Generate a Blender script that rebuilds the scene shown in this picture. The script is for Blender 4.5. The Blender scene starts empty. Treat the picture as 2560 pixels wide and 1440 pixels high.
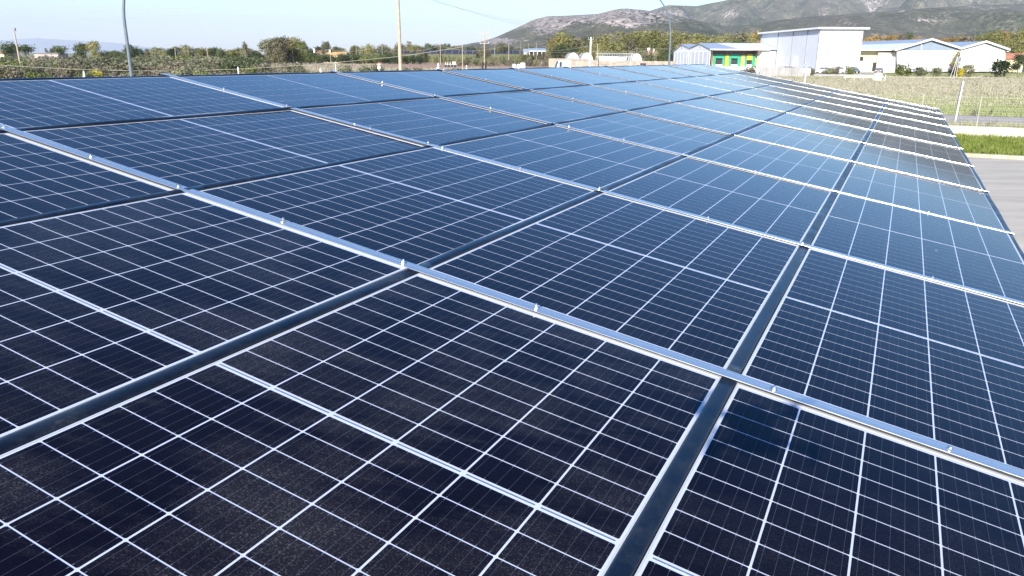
import bpy, math, random
import numpy as np
from mathutils import Vector, Matrix
R_ = math.radians
sc = bpy.context.scene
COL = sc.collection

# ------------------------------------------------------------------ camera
H = 4.0                         # the viewpoint is 4 m above the ground
F = 1918.189                    # focal length in pixels of a 2560 px wide frame
W = ((0.9999875, 0.0049999, 0.0), (0.00145304, -0.2906083, 0.9568410), (0.00478415, -0.9568290, -0.2906119))
Wm = Matrix(W)
cam_d = bpy.data.cameras.new('camera')
cam = bpy.data.objects.new('camera', cam_d)
COL.objects.link(cam)
cam_d.sensor_width = 36.0
cam_d.lens = F / 2560.0 * 36.0
cam_d.clip_start = 0.05
cam_d.clip_end = 60000.0
HAZE = 6.5e-5
SKYS = 0.092
cr = Wm @ Vector((1, 0, 0)); cu = Wm @ Vector((0, -1, 0)); cb = Wm @ Vector((0, 0, -1))
cam.matrix_world = Matrix(((cr.x, cu.x, cb.x, 0), (cr.y, cu.y, cb.y, 0), (cr.z, cu.z, cb.z, H), (0, 0, 0, 1)))
sc.camera = cam

# ------------------------------------------------------------------ sky and sun
SUN = Vector((-0.3047, -0.8562, 0.4173)).normalized()      # towards the sun
EL = math.asin(SUN.z)
AZ = math.atan2(SUN.x, SUN.y)
world = bpy.data.worlds.new('World')
sc.world = world
world.use_nodes = True
wn = world.node_tree
for n in list(wn.nodes): wn.nodes.remove(n)
sky = wn.nodes.new('ShaderNodeTexSky')
sky.sky_type = 'NISHITA'
sky.sun_disc = False
sky.sun_elevation = EL
sky.sun_rotation = AZ
sky.altitude = 0.0
sky.air_density = 1.0
sky.dust_density = 0.5
sky.ozone_density = 2.2
bg = wn.nodes.new('ShaderNodeBackground'); bg.inputs[1].default_value = SKYS
wo = wn.nodes.new('ShaderNodeOutputWorld')
hs = wn.nodes.new('ShaderNodeHueSaturation'); hs.inputs['Saturation'].default_value = 1.48
mx = wn.nodes.new('ShaderNodeMix'); mx.data_type = 'RGBA'; mx.blend_type = 'MULTIPLY'; mx.inputs[0].default_value = 1.0; mx.inputs[7].default_value = (.90, .925, 1.09, 1)
wn.links.new(sky.outputs[0], hs.inputs['Color']); wn.links.new(hs.outputs[0], mx.inputs[6]); wn.links.new(mx.outputs[2], bg.inputs[0]); wn.links.new(bg.outputs[0], wo.inputs[0])
sun_d = bpy.data.lights.new('sun', 'SUN')
sun_d.energy = 4.2
sun_d.angle = R_(0.53)
sun_d.color = (1.0, 0.945, 0.86)
sun = bpy.data.objects.new('sun', sun_d)
COL.objects.link(sun)
sun.rotation_euler = SUN.to_track_quat('Z', 'Y').to_euler()
sun.location = SUN * 60
sc.view_settings.view_transform = 'Standard'
sc.view_settings.look = 'None'
sc.view_settings.gamma = 1.0
sc.view_settings.exposure = 1.3
sc.cycles.max_bounces = 6
sc.cycles.volume_bounces = 0
sc.cycles.use_denoising = True

# ------------------------------------------------------------------ helpers
def ray(x, y):
    return Wm @ Vector(((x - 1280) / F, (y - 720) / F, 1.0))
def at(x, y, D):
    """point seen at photo pixel (x, y), D metres in front of the viewpoint"""
    d = ray(x, y); s = D / d.y
    return Vector((d.x * s, D, H + d.z * s))
def G(x, y, z=0.0):
    d = ray(x, y); s = (z - H) / d.z
    return Vector((d.x * s, d.y * s, z))
def gx(x, D):
    return at(x, 137, D).x
def zy(x, y, D):
    return at(x, y, D).z

class MB:
    def __init__(s): s.v = []; s.f = []
    def add(s, vs, fs):
        b = len(s.v); s.v += [tuple(v) for v in vs]; s.f += [tuple(b + i for i in f) for f in fs]; return s
    def box(s, x0, x1, y0, y1, z0, z1):
        return s.add([(x0, y0, z0), (x1, y0, z0), (x1, y1, z0), (x0, y1, z0), (x0, y0, z1), (x1, y0, z1), (x1, y1, z1), (x0, y1, z1)],
                     [(0, 3, 2, 1), (4, 5, 6, 7), (0, 1, 5, 4), (1, 2, 6, 5), (2, 3, 7, 6), (3, 0, 4, 7)])
    def bar(s, p0, p1, w, h=None):
        """square bar between two points"""
        h = h or w
        p0, p1 = Vector(p0), Vector(p1); d = (p1 - p0).normalized()
        a = d.cross(Vector((0, 0, 1))) if abs(d.z) < .95 else Vector((1, 0, 0))
        a.normalize(); b = a.cross(d)
        vs = []
        for p in (p0, p1):
            for i, j in ((-1, -1), (1, -1), (1, 1), (-1, 1)): vs.append(p + a * i * w / 2 + b * j * h / 2)
        return s.add(vs, [(0, 1, 2, 3), (7, 6, 5, 4), (0, 4, 5, 1), (1, 5, 6, 2), (2, 6, 7, 3), (3, 7, 4, 0)])
    def tube(s, pts, rad, n=8, cap=True):
        pts = [Vector(p) for p in pts]
        if not isinstance(rad, (list, tuple)): rad = [rad] * len(pts)
        vs = []; fs = []
        for i, p in enumerate(pts):
            d = (pts[min(i + 1, len(pts) - 1)] - pts[max(i - 1, 0)]).normalized()
            a = d.cross(Vector((0, 1, 0))) if abs(d.y) < .9 else d.cross(Vector((1, 0, 0)))
            a.normalize(); b = d.cross(a)
            for k in range(n):
                t = 2 * math.pi * k / n
                vs.append(p + (a * math.cos(t) + b * math.sin(t)) * rad[i])
        for i in range(len(pts) - 1):
            for k in range(n):
                k2 = (k + 1) % n
                fs.append((i * n + k, i * n + k2, (i + 1) * n + k2, (i + 1) * n + k))
        if cap:
            fs.append(tuple(range(n - 1, -1, -1))); fs.append(tuple((len(pts) - 1) * n + k for k in range(n)))
        return s.add(vs, fs)
    def loft(s, prof, path_a, path_b):
        """profile (list of 3D offsets) swept from a to b"""
        n = len(prof); a, b = Vector(path_a), Vector(path_b)
        vs = [a + Vector(p) for p in prof] + [b + Vector(p) for p in prof]
        fs = [(i, (i + 1) % n, n + (i + 1) % n, n + i) for i in range(n)]
        fs += [tuple(range(n - 1, -1, -1)), tuple(range(n, 2 * n))]
        return s.add(vs, fs)
    def poly(s, pts): return s.add(pts, [tuple(range(len(pts)))])
    def prism(s, pts, off):
        n = len(pts); off = Vector(off)
        vs = [Vector(p) for p in pts] + [Vector(p) + off for p in pts]
        fs = [tuple(range(n - 1, -1, -1)), tuple(range(n, 2 * n))] + [(i, (i + 1) % n, n + (i + 1) % n, n + i) for i in range(n)]
        return s.add(vs, fs)
    def mesh(s, name, mat, smooth=False):
        m = bpy.data.meshes.new(name)
        m.from_pydata(s.v, [], s.f); m.update()
        if mat: m.materials.append(mat)
        if smooth:
            for p in m.polygons: p.use_smooth = True
        return m
    def build(s, name, mat, parent=None, smooth=False):
        return link(name, s.mesh(name, mat, smooth), parent)
def fix(o):
    """recalculate outward normals"""
    import bmesh
    bm = bmesh.new(); bm.from_mesh(o.data); bmesh.ops.recalc_face_normals(bm, faces=bm.faces); bm.to_mesh(o.data); bm.free(); return o
def link(name, data, parent=None):
    o = bpy.data.objects.new(name, data); COL.objects.link(o)
    if parent: o.parent = parent
    return o
def tag(o, label=None, cat=None, group=None, kind=None):
    if label: o['label'] = label
    if cat: o['category'] = cat
    if group: o['group'] = group
    if kind: o['kind'] = kind
    return o
def thing(name, label, cat, loc=(0, 0, 0), rz=0.0, group=None):
    o = bpy.data.objects.new(name, None); COL.objects.link(o); o.empty_display_size = .3
    o.location = loc; o.rotation_euler = (0, 0, rz)
    return tag(o, label, cat, group)
def struct(name, mb, mat, kind='structure'):
    return tag(mb.build(name, mat), kind=kind)
def dup(root, parent=None):
    c = root.copy(); COL.objects.link(c); c.parent = parent
    for ch in root.children: dup(ch, c)
    return c

# ------------------------------------------------------------------ materials
def node_mat(name):
    m = bpy.data.materials.new(name); m.use_nodes = True
    nt = m.node_tree
    return m, nt, nt.nodes['Principled BSDF']
def N(nt, t, **kw):
    n = nt.nodes.new(t)
    for k, v in kw.items(): setattr(n, k, v)
    return n
def texco(nt, space='Object', scale=None):
    tc = N(nt, 'ShaderNodeTexCoord')
    out = tc.outputs[space]
    if scale:
        mp = N(nt, 'ShaderNodeMapping'); mp.inputs['Scale'].default_value = scale
        nt.links.new(out, mp.inputs[0]); out = mp.outputs[0]
    return out
def noise(nt, co, scale, detail=3, rough=.55):
    n = N(nt, 'ShaderNodeTexNoise'); n.inputs['Scale'].default_value = scale
    n.inputs['Detail'].default_value = detail; n.inputs['Roughness'].default_value = rough
    nt.links.new(co, n.inputs['Vector']); return n.outputs['Fac']
def ramp(nt, fac, stops):
    r = N(nt, 'ShaderNodeValToRGB'); el = r.color_ramp.elements
    while len(el) < len(stops): el.new(.5)
    for e, (p, c) in zip(el, stops):
        e.position = p; e.color = (*c, 1) if len(c) == 3 else c
    nt.links.new(fac, r.inputs[0]); return r.outputs[0]
def mix(nt, fac, a, b, mode='MIX'):
    m = N(nt, 'ShaderNodeMix', data_type='RGBA', blend_type=mode)
    for sock, v in ((m.inputs[0], fac), (m.inputs[6], a), (m.inputs[7], b)):
        if hasattr(v, 'links') or isinstance(v, bpy.types.NodeSocket): nt.links.new(v, sock)
        elif isinstance(v, (int, float)): sock.default_value = v
        else: sock.default_value = (*v, 1)
    return m.outputs[2]
def mth(nt, op, a, b=None):
    m = N(nt, 'ShaderNodeMath', operation=op)
    for i, v in enumerate((a, b)):
        if v is None: continue
        if isinstance(v, bpy.types.NodeSocket): nt.links.new(v, m.inputs[i])
        else: m.inputs[i].default_value = v
    return m.outputs[0]
def bump(nt, bs, h, strength, dist):
    b = N(nt, 'ShaderNodeBump'); b.inputs['Strength'].default_value = strength; b.inputs['Distance'].default_value = dist
    nt.links.new(h, b.inputs['Height']); nt.links.new(b.outputs[0], bs.inputs['Normal'])
def plain(name, c, rough=.6, metal=0.0, var=.12, scale=3.0, c2=None, spec=.5, bmp=0.0):
    m, nt, bs = node_mat(name)
    co = texco(nt, 'Object')
    f = noise(nt, co, scale, 5, .6)
    c2 = c2 or tuple(x * (1 - var) for x in c)
    hi = tuple(min(1, x * (1 + var)) for x in c)
    nt.links.new(ramp(nt, f, [(.3, c2), (.7, hi)]), bs.inputs['Base Color'])
    bs.inputs['Roughness'].default_value = rough; bs.inputs['Metallic'].default_value = metal
    bs.inputs['Specular IOR Level'].default_value = spec
    if bmp: bump(nt, bs, f, .4, bmp)
    return m

def cell_material():
    m, nt, bs = node_mat('solar_cells')
    co = texco(nt, 'Object')
    sx = N(nt, 'ShaderNodeSeparateXYZ'); nt.links.new(co, sx.inputs[0])
    fx = mth(nt, 'FRACT', mth(nt, 'MULTIPLY', mth(nt, 'SUBTRACT', sx.outputs[0], C_X0), 6 / C_PX))
    dx = mth(nt, 'ABSOLUTE', mth(nt, 'SUBTRACT', fx, .5))
    thin = mth(nt, 'LESS_THAN', dx, .016)
    fy = mth(nt, 'FRACT', mth(nt, 'DIVIDE', mth(nt, 'SUBTRACT', mth(nt, 'ABSOLUTE', mth(nt, 'SUBTRACT', sx.outputs[1], PL / 2)), C_MID), C_PY))
    ey = mth(nt, 'GREATER_THAN', mth(nt, 'ABSOLUTE', mth(nt, 'SUBTRACT', fy, .5)), .42)
    pad = mth(nt, 'MULTIPLY', ey, mth(nt, 'LESS_THAN', dx, .030))
    pad = mth(nt, 'MULTIPLY', pad, .55)
    line = mth(nt, 'MAXIMUM', mth(nt, 'MULTIPLY', thin, .22), pad)
    g = N(nt, 'ShaderNodeNewGeometry')
    fine = noise(nt, g.outputs['Position'], 260, 2, .7)
    speck = ramp(nt, fine, [(.52, (0, 0, 0)), (.72, (1, 1, 1))])
    oi = N(nt, 'ShaderNodeObjectInfo')
    smud = noise(nt, g.outputs['Position'], 2.1, 5, .62)
    st = N(nt, 'ShaderNodeMapping'); st.inputs['Scale'].default_value = (2.2, 14, 8); st.inputs['Rotation'].default_value = (0, 0, .5)
    nt.links.new(g.outputs['Position'], st.inputs[0])
    streak = noise(nt, st.outputs[0], 1.0, 4, .7)
    dirt = mth(nt, 'MULTIPLY', mth(nt, 'MAXIMUM', mth(nt, 'SUBTRACT', mth(nt, 'ADD', smud, mth(nt, 'MULTIPLY', streak, .5)), .70), 0.0), 4.2)
    base = ramp(nt, noise(nt, co, 9.0, 2, .5), [(.3, (.0028, .0025, .0070)), (.7, (.0042, .0035, .0095))])
    base = mix(nt, mth(nt, 'MULTIPLY', oi.outputs['Random'], .5), base, (.0030, .0026, .0062))
    d2 = mth(nt, 'MULTIPLY', mth(nt, 'ADD', mth(nt, 'MULTIPLY', speck, .24), .04), mth(nt, 'ADD', mth(nt, 'MULTIPLY', dirt, oi.outputs['Color']), mth(nt, 'MULTIPLY', .035, oi.outputs['Color'])))
    base = mix(nt, d2, base, (.30, .285, .26))
    base = mix(nt, line, base, (.20, .22, .27))
    vo = N(nt, 'ShaderNodeTexVoronoi'); vo.inputs['Scale'].default_value = 3.1; nt.links.new(g.outputs['Position'], vo.inputs['Vector'])
    sep = N(nt, 'ShaderNodeSeparateColor'); nt.links.new(vo.outputs['Color'], sep.inputs[0])
    wob = mth(nt, 'MULTIPLY', mth(nt, 'SUBTRACT', fine, .5), .012)
    rad = mth(nt, 'MULTIPLY', mth(nt, 'MAXIMUM', mth(nt, 'SUBTRACT', sep.outputs[0], .55), 0.0), .045)
    spot = mth(nt, 'LESS_THAN', mth(nt, 'ADD', vo.outputs['Distance'], wob), rad)
    base = mix(nt, mth(nt, 'MULTIPLY', spot, .75), base, (.62, .62, .60))
    nt.links.new(base, bs.inputs['Base Color'])
    bs.inputs['Roughness'].default_value = .07
    bs.inputs['IOR'].default_value = 1.46
    bs.inputs['Specular IOR Level'].default_value = .10
    bs.inputs['Sheen Weight'].default_value = .03; bs.inputs['Sheen Roughness'].default_value = .35; bs.inputs['Sheen Tint'].default_value = (.74, .88, 1.0, 1)
    bs.inputs['Specular Tint'].default_value = (.55, .58, .92, 1)
    bump(nt, bs, noise(nt, co, 700, 1, .5), .06, .0004)
    return m

def rubber_material():
    m, nt, bs = node_mat('black_rubber')
    g = N(nt, 'ShaderNodeNewGeometry')
    a = noise(nt, g.outputs['Position'], 7, 5, .65)
    b = noise(nt, g.outputs['Position'], 55, 4, .7)
    f = mth(nt, 'MULTIPLY', a, mth(nt, 'ADD', .55, b))
    nt.links.new(ramp(nt, f, [(.45, (.005, .006, .010)), (.68, (.016, .018, .022)), (.9, (.07, .07, .065))]), bs.inputs['Base Color'])
    nt.links.new(ramp(nt, f, [(.3, (.24, .24, .24)), (.7, (.42, .42, .42))]), bs.inputs['Roughness'])
    bump(nt, bs, b, .25, .002)
    return m

def alu_material(name, c, rough, streaks=True):
    m, nt, bs = node_mat(name)
    co = texco(nt, 'Object', (3, 240, 240) if streaks else None)
    f = noise(nt, co, 1.0 if streaks else 30, 4, .6)
    nt.links.new(ramp(nt, f, [(.3, tuple(x * .86 for x in c)), (.7, c)]), bs.inputs['Base Color'])
    nt.links.new(ramp(nt, noise(nt, texco(nt, 'Object'), 14, 4, .6), [(.3, (rough * .8,) * 3), (.7, (rough * 1.25,) * 3)]), bs.inputs['Roughness'])
    bs.inputs['Metallic'].default_value = 1.0
    bump(nt, bs, f, .12, .0004)
    return m

def white_glass_material():
    m, nt, bs = node_mat('white_backsheet')
    g = N(nt, 'ShaderNodeNewGeometry')
    f = noise(nt, g.outputs['Position'], 40, 4, .6)
    nt.links.new(ramp(nt, f, [(.3, (.58, .61, .70)), (.7, (.64, .67, .76))]), bs.inputs['Base Color'])
    bs.inputs['Roughness'].default_value = .09; bs.inputs['Specular IOR Level'].default_value = .3
    return m

# ------------------------------------------------------------------ solar canopy
PV, PU = 1.79, 1.07154
PW, PL = 1.026, 1.754
C_PX, C_PY = .1684, .0841
C_X0 = (PW - 6 * C_PX) / 2
C_MID = .008
O = Vector((-2.2113297, 3.4246672, 3.6693067))
Au = Vector((0.8829007, -0.4378506, -0.1696264)); Av = Vector((0.4438081, 0.8961165, -0.0031050)); An = Vector((0.1533645, -0.0725402, 0.9855036))
def CM(u, v, w=0.0):
    p = O + Au * u + Av * v + An * w
    return Matrix(((Au.x, Av.x, An.x, p.x), (Au.y, Av.y, An.y, p.y), (Au.z, Av.z, An.z, p.z), (0, 0, 0, 1)))
M_CELL = cell_material(); M_BACK = white_glass_material(); M_RUB = rubber_material()
M_FRAME = plain('white_frame_metal', (.54, .54, .54), .38, 0.0, .05, 6)
M_CAP = alu_material('brushed_aluminium', (.60, .63, .63), .24)
M_CAP.node_tree.nodes['Principled BSDF'].inputs['Metallic'].default_value = .74
M_BOLT = alu_material('zinc_bolt', (.78, .78, .77), .34, False)
M_DARK = plain('dark_channel', (.035, .035, .04), .7)
M_RIB = plain('ribbon_silver', (.34, .37, .44), .35, .6)
M_GALV = plain('galvanised_steel', (.50, .52, .53), .5, .7, .1, 5)

def panel_meshes():
    fr = MB(); s, l, t, b = .0045, .0125, .0009, -.035
    fr.box(0, PW, 0, l, b, t); fr.box(0, PW, PL - l, PL, b, t)
    fr.box(0, s, l, PL - l, b, t); fr.box(PW - s, PW, l, PL - l, b, t)
    bk = MB(); bk.box(s, PW - s, l, PL - l, -.006, 0)
    ce = MB(); hx = (C_PX - .0046) / 2; hy = (C_PY - .0032) / 2; c = .0024
    for i in range(6):
        cx = C_X0 + (i + .5) * C_PX
        for sgn in (-1, 1):
            for j in range(10):
                cy = PL / 2 + sgn * (C_MID + (j + .5) * C_PY)
                z = .0005
                ce.poly([(cx - hx + c, cy - hy, z), (cx + hx - c, cy - hy, z), (cx + hx, cy - hy + c, z), (cx + hx, cy + hy - c, z),
                         (cx + hx - c, cy + hy, z), (cx - hx + c, cy + hy, z), (cx - hx, cy + hy - c, z), (cx - hx, cy - hy + c, z)])
    ri = MB()
    for i in range(6):
        cx = C_X0 + (i + .5) * C_PX
        ri.box(cx - hx + .004, cx + hx - .004, PL / 2 - .0020, PL / 2 + .0020, .0004, .0009)
    return (fr.mesh('frame', M_FRAME), bk.mesh('backsheet', M_BACK), ce.mesh('cells', M_CELL), ri.mesh('ribbon', M_RIB))
PM = panel_meshes()
def make_panel():
    root = bpy.data.objects.new('solar_panel', None); COL.objects.link(root); root.empty_display_size = .2
    link('frame', PM[0], root)
    bk = link('backsheet', PM[1], root)
    link('cells', PM[2], root); link('ribbon', PM[3], bk)
    return root
ORD = ['nearest', 'second', 'third', 'fourth', 'fifth', 'sixth', 'seventh', 'eighth', 'ninth', 'tenth', 'farthest']
COLN = ['upper edge column beside the scrubland', 'second column down from the upper edge', 'middle column', 'fourth column down, beside the drone shadow', 'lower edge column above the paved yard']
proto = None
rnd = random.Random(5)
for r in range(-1, 10):
    for k in range(-1, 4):
        if proto is None: proto = o = make_panel()
        else: o = dup(proto)
        for ch in o.children:
            if ch.name.startswith('cells'): dd = {(-1, 2): 1.0, (-1, 1): .8, (-1, 3): .35}.get((r, k), rnd.uniform(.12, .45)); ch.color = (dd, dd, dd, 1)
        o.matrix_world = CM(k * PU + .0205, r * PV + .018, rnd.uniform(-.0006, .0006)) @ Matrix.Rotation(rnd.uniform(-.0022, .0022), 4, 'X') @ Matrix.Rotation(rnd.uniform(-.0030, .0030), 4, 'Y')
        tag(o, 'dark blue solar panel, %s row from the viewer, %s' % (ORD[r + 1], COLN[k + 1]), 'solar panel', 'solar panels on the canopy roof')

# rubber strips between the panel columns, one length per row
def rubber_mesh(L, half=.0215, crown=.0105, seed=0):
    rr = random.Random(seed); mb = MB(); n = 22; k = 10
    prof = [(-half, -.02)] + [(-half * math.cos(math.pi * i / k) * (1 if 0 < i < k else 1), -.002 + crown * (math.sin(math.pi * i / k) ** .6 if 0 < i < k else 0)) for i in range(k + 1)] + [(half, -.02)]
    vs = []; ph = rr.uniform(0, 6)
    for i in range(n + 1):
        y = L * i / n
        lift = .0022 * math.sin(ph + i * .45) + rr.uniform(-.0004, .0004); sx = .0008 * math.sin(ph * 2 + i * .3)
        for (x, z) in prof: vs.append((x + sx, y, z + (lift if z > -.015 else 0)))
    m = len(prof); fs = []
    for i in range(n):
        for j in range(m - 1): fs.append((i * m + j, i * m + j + 1, (i + 1) * m + j + 1, (i + 1) * m + j))
    fs.append(tuple(range(m))); fs.append(tuple(n * m + j for j in range(m - 1, -1, -1)))
    mb.add(vs, fs); me = mb.mesh('rubber_strip', M_RUB, True); return me
RUB = [rubber_mesh(PV - .006, seed=i) for i in range(4)]
EDGE = [rubber_mesh(PV - .006, .017, .006, seed=9)]
GN = ['along the upper edge beside the scrubland', 'between the two uppermost columns', 'between the second and middle columns', 'between the middle and fourth columns', 'between the fourth and lower edge columns', 'along the lower edge above the yard']
for r in range(-1, 10):
    for k in range(-1, 5):
        edge = k in (-1, 4)
        o = link('rubber_strip', EDGE[0] if edge else RUB[(r * 3 + k * 5) % 4])
        du = -.016 if k == -1 else (-.012 if k == 4 else -.0035)
        o.matrix_world = CM(k * PU + du, r * PV + .003, .0 if not edge else .001)
        if k == 3: o.matrix_world = o.matrix_world @ Matrix.Scale(.72, 4, (0, 0, 1))
        tag(o, 'black rubber joint strip %s, %s panel row' % (GN[k + 1], ORD[r + 1]), 'joint strip', 'rubber strips between the panels')

# aluminium rails over the short joints, with their bolts
U0, U1 = -PU - .075, 4 * PU + .012
def rail_mesh():
    pr = [(-.0230, .0070), (-.0243, .0072), (-.0240, .0083), (-.0230, .0088), (-.0215, .0090), (-.0060, .0090), (-.0052, .0083), (-.0030, .0081), (.0030, .0081), (.0052, .0083), (.0060, .0090),
          (.0215, .0090), (.0230, .0088), (.0240, .0083), (.0243, .0072), (.0230, .0070)]
    m = MB(); a = [(0, y, z) for y, z in pr]
    m.loft(a, (U0, 0, 0), (U1, 0, 0)); me = m.mesh('cap', M_CAP)
    c = MB(); c.box(U0 + .01, U1 - .004, -.011, .011, -.040, .0072)
    return me, c.mesh('channel', M_DARK)
def bolt_mesh():
    m = MB()
    def hexa(r, z0, z1): m.add([(r * math.cos(math.pi * k / 3), r * math.sin(math.pi * k / 3), z) for z in (z0, z1) for k in range(6)],
                               [tuple(range(5, -1, -1)), tuple(range(6, 12))] + [(k, (k + 1) % 6, 6 + (k + 1) % 6, 6 + k) for k in range(6)])
    m.tube([(0, 0, .0070), (0, 0, .0095)], .0105, 14)
    hexa(.0072, .0095, .0150)
    m.tube([(0, 0, .0150), (0, 0, .0195), (0, 0, .0205)], [.0042, .0042, .0032], 10)
    return m.mesh('bolt', M_BOLT)
RM, CHM = rail_mesh(); BM = bolt_mesh()
BOLTS = {0: (-.58, -.04, .53, 1.03, 1.555, 2.085, 2.59, 3.33, 3.78), 1: (-.58, -.04, .50, .62, 1.04, 1.14, 1.65, 2.13, 2.73, 3.2, 3.78), 2: (-.58, -.04, .50, 1.07, 1.2, 1.66, 2.13, 2.66, 3.24, 3.8)}
for j in range(0, 11):
    root = tag(bpy.data.objects.new('mounting_rail', None), 'silver aluminium rail cap across the canopy, %s rail from the viewer' % ORD[j], 'rail', 'aluminium rails over the panel joints')
    COL.objects.link(root)
    link('cap', RM, root); link('channel', CHM, root)
    rb = random.Random(40 + j)
    us = BOLTS.get(j) or [q + rb.uniform(-.06, .06) for q in (-1.0, -.55, -.04, .5, 1.05, 1.2, 1.66, 2.13, 2.66, 3.24, 3.8, 4.2)]
    for u in us:
        b = link('bolt', BM, root); b.location = (u, rb.uniform(-.002, .002), 0); b.rotation_euler = (rb.uniform(-.1, .1), rb.uniform(-.1, .1), rb.uniform(0, 1)); b.scale = (1, 1, rb.uniform(.8, 1.25))
    root.matrix_world = CM(0, j * PV)

# the steel that carries the roof
cf = thing('canopy_frame', 'galvanised steel posts and beams carrying the solar canopy', 'canopy')
for j in range(-1, 11):
    m = MB(); a = CM(U0 + .1, j * PV, -.09).translation; b = CM(U1 - .1, j * PV, -.09).translation
    m.bar(a, b, .06, .09); m.build('purlin', M_GALV, cf)
for u in (.2, 3.1):
    m = MB(); m.bar(CM(u, -1.7, -.235).translation, CM(u, 10 * PV - .1, -.235).translation, .12, .20); m.build('beam', M_GALV, cf)
    for v in (-1.2, 3.4, 8.0, 12.6, 17.2):
        t = CM(u, v, -.335).translation
        m = MB(); m.box(t.x - .07, t.x + .07, t.y - .07, t.y + .07, .02, t.z + .04); m.box(t.x - .17, t.x + .17, t.y - .17, t.y + .17, 0.004, .02); m.build('post', M_GALV, cf)

# the small camera drone hovering at the viewpoint; its shadow falls on the panels
M_DR = plain('drone_grey_plastic', (.42, .43, .44), .5)
M_DRK = plain('drone_dark_plastic', (.04, .04, .045), .5)
dr = thing('drone', 'small grey quadcopter drone hovering over the panels, rotors at rest', 'drone', (-.065, -.135, H + .03), -.1)
dr.scale = (1.15, 1.15, 1.15)
m = MB(); m.add([(-.04, -.09, -.02), (.04, -.09, -.02), (.04, .06, -.02), (-.04, .06, -.02), (-.03, -.08, .03), (.03, -.08, .03), (.03, .05, .028), (-.03, .05, .028)],
                [(0, 3, 2, 1), (4, 5, 6, 7), (0, 1, 5, 4), (1, 2, 6, 5), (2, 3, 7, 6), (3, 0, 4, 7)]); m.build('body', M_DR, dr)
for sx_ in (-1, 1):
    for (y0, y1, zz) in ((.035, .055, .01), (-.06, -.12, .0)):
        tip = Vector((sx_ * .105, y1, zz)); m = MB(); m.tube([(sx_ * .03, y0, 0), tip], [.009, .007], 8); arm = m.build('arm', M_DR, dr)
        m = MB(); m.tube([tip + Vector((0, 0, -.015)), tip + Vector((0, 0, .02))], .012, 12); m.build('motor', M_DRK, arm)
        m = MB(); a_ = rnd.uniform(0, 3); dv = Vector((math.cos(a_), math.sin(a_), 0)); pv_ = Vector((-dv.y, dv.x, 0)); c0 = tip + Vector((0, 0, .023))
        for sg in (-1, 1): m.poly([c0 + pv_ * .004, c0 + dv * sg * .03 + pv_ * .009, c0 + dv * sg * .06 + pv_ * .003, c0 + dv * sg * .06 - pv_ * .003, c0 + dv * sg * .02 - pv_ * .006])
        ro = m.build('rotor', M_DRK, arm); md = ro.modifiers.new('thick', 'SOLIDIFY'); md.thickness = .0012
m = MB(); m.box(-.016, .016, .062, .078, -.035, -.012); m.build('battery_light', M_DRK, dr)

# ------------------------------------------------------------------ ground and roads
UD = Vector((.8960, -.4440, 0)); VD = Vector((.4440, .8960, 0))
def AB(a, b, z=0.0): p = UD * a + VD * b; return Vector((p.x, p.y, z))
def band(name, a0, a1, b0, b1, z, mat, step=None, jit=0.0, seed=1):
    m = MB()
    if not step: m.poly([AB(a0, b0, z), AB(a1, b0, z), AB(a1, b1, z), AB(a0, b1, z)])
    else:
        rr = random.Random(seed); n = int((a1 - a0) / step); vs = []
        for i in range(n + 1):
            a = a0 + (a1 - a0) * i / n
            vs += [AB(a, b0 + rr.uniform(-jit, jit), z), AB(a, b1 + rr.uniform(-jit, jit), z)]
        m.add(vs, [(2 * i, 2 * i + 2, 2 * i + 3, 2 * i + 1) for i in range(n)])
    return struct(name, m, mat)
def ground_mat():
    m, nt, bs = node_mat('dry_meadow')
    g = N(nt, 'ShaderNodeNewGeometry'); P = g.outputs['Position']
    big = noise(nt, P, .035, 5, .6); mid = noise(nt, P, .35, 5, .7); fine = noise(nt, P, 3.2, 4, .75)
    a = ramp(nt, big, [(.36, (.19, .21, .075)), (.5, (.28, .27, .13)), (.64, (.38, .33, .24))])
    b = ramp(nt, mid, [(.3, (.10, .125, .045)), (.5, (.24, .22, .11)), (.7, (.40, .345, .25))])
    c = mix(nt, .5, a, b)
    c = mix(nt, ramp(nt, fine, [(.35, (0, 0, 0)), (.65, (1, 1, 1))]), mix(nt, .2, c, (.07, .08, .03)), mix(nt, .15, c, (.42, .36, .24)))
    nt.links.new(c, bs.inputs['Base Color']); bs.inputs['Roughness'].default_value = .95; bs.inputs['Specular IOR Level'].default_value = .1
    bump(nt, bs, fine, .9, .25)
    return m
def soil_mat(name, c1, c2, c3, sc1=.2, sc2=4.0, ang=0.0, bmp=.06):
    m, nt, bs = node_mat(name)
    g = N(nt, 'ShaderNodeNewGeometry'); P = g.outputs['Position']
    mp = N(nt, 'ShaderNodeMapping'); mp.inputs['Rotation'].default_value = (0, 0, ang); mp.inputs['Scale'].default_value = (1, 7, 1); nt.links.new(P, mp.inputs[0])
    a = noise(nt, mp.outputs[0], sc1, 5, .6); b = noise(nt, P, sc2, 5, .7)
    c = mix(nt, ramp(nt, b, [(.3, (0, 0, 0)), (.7, (1, 1, 1))]), ramp(nt, a, [(.35, c1), (.65, c2)]), c3)
    nt.links.new(c, bs.inputs['Base Color']); bs.inputs['Roughness'].default_value = .93; bs.inputs['Specular IOR Level'].default_value = .15
    bump(nt, bs, b, .5, bmp)
    return m
M_GROUND = ground_mat()
M_YARD = soil_mat('yard_concrete', (.36, .315, .25), (.58, .515, .42), (.49, .435, .355), .16, .7, .46, .004)
M_ROAD = soil_mat('road_asphalt', (.29, .25, .235), (.35, .305, .285), (.38, .335, .31), .15, 6, .46, .01)
M_KERB = soil_mat('kerb_stone', (.45, .40, .28), (.55, .50, .37), (.30, .27, .18), .4, 3, .46, .02)
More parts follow.
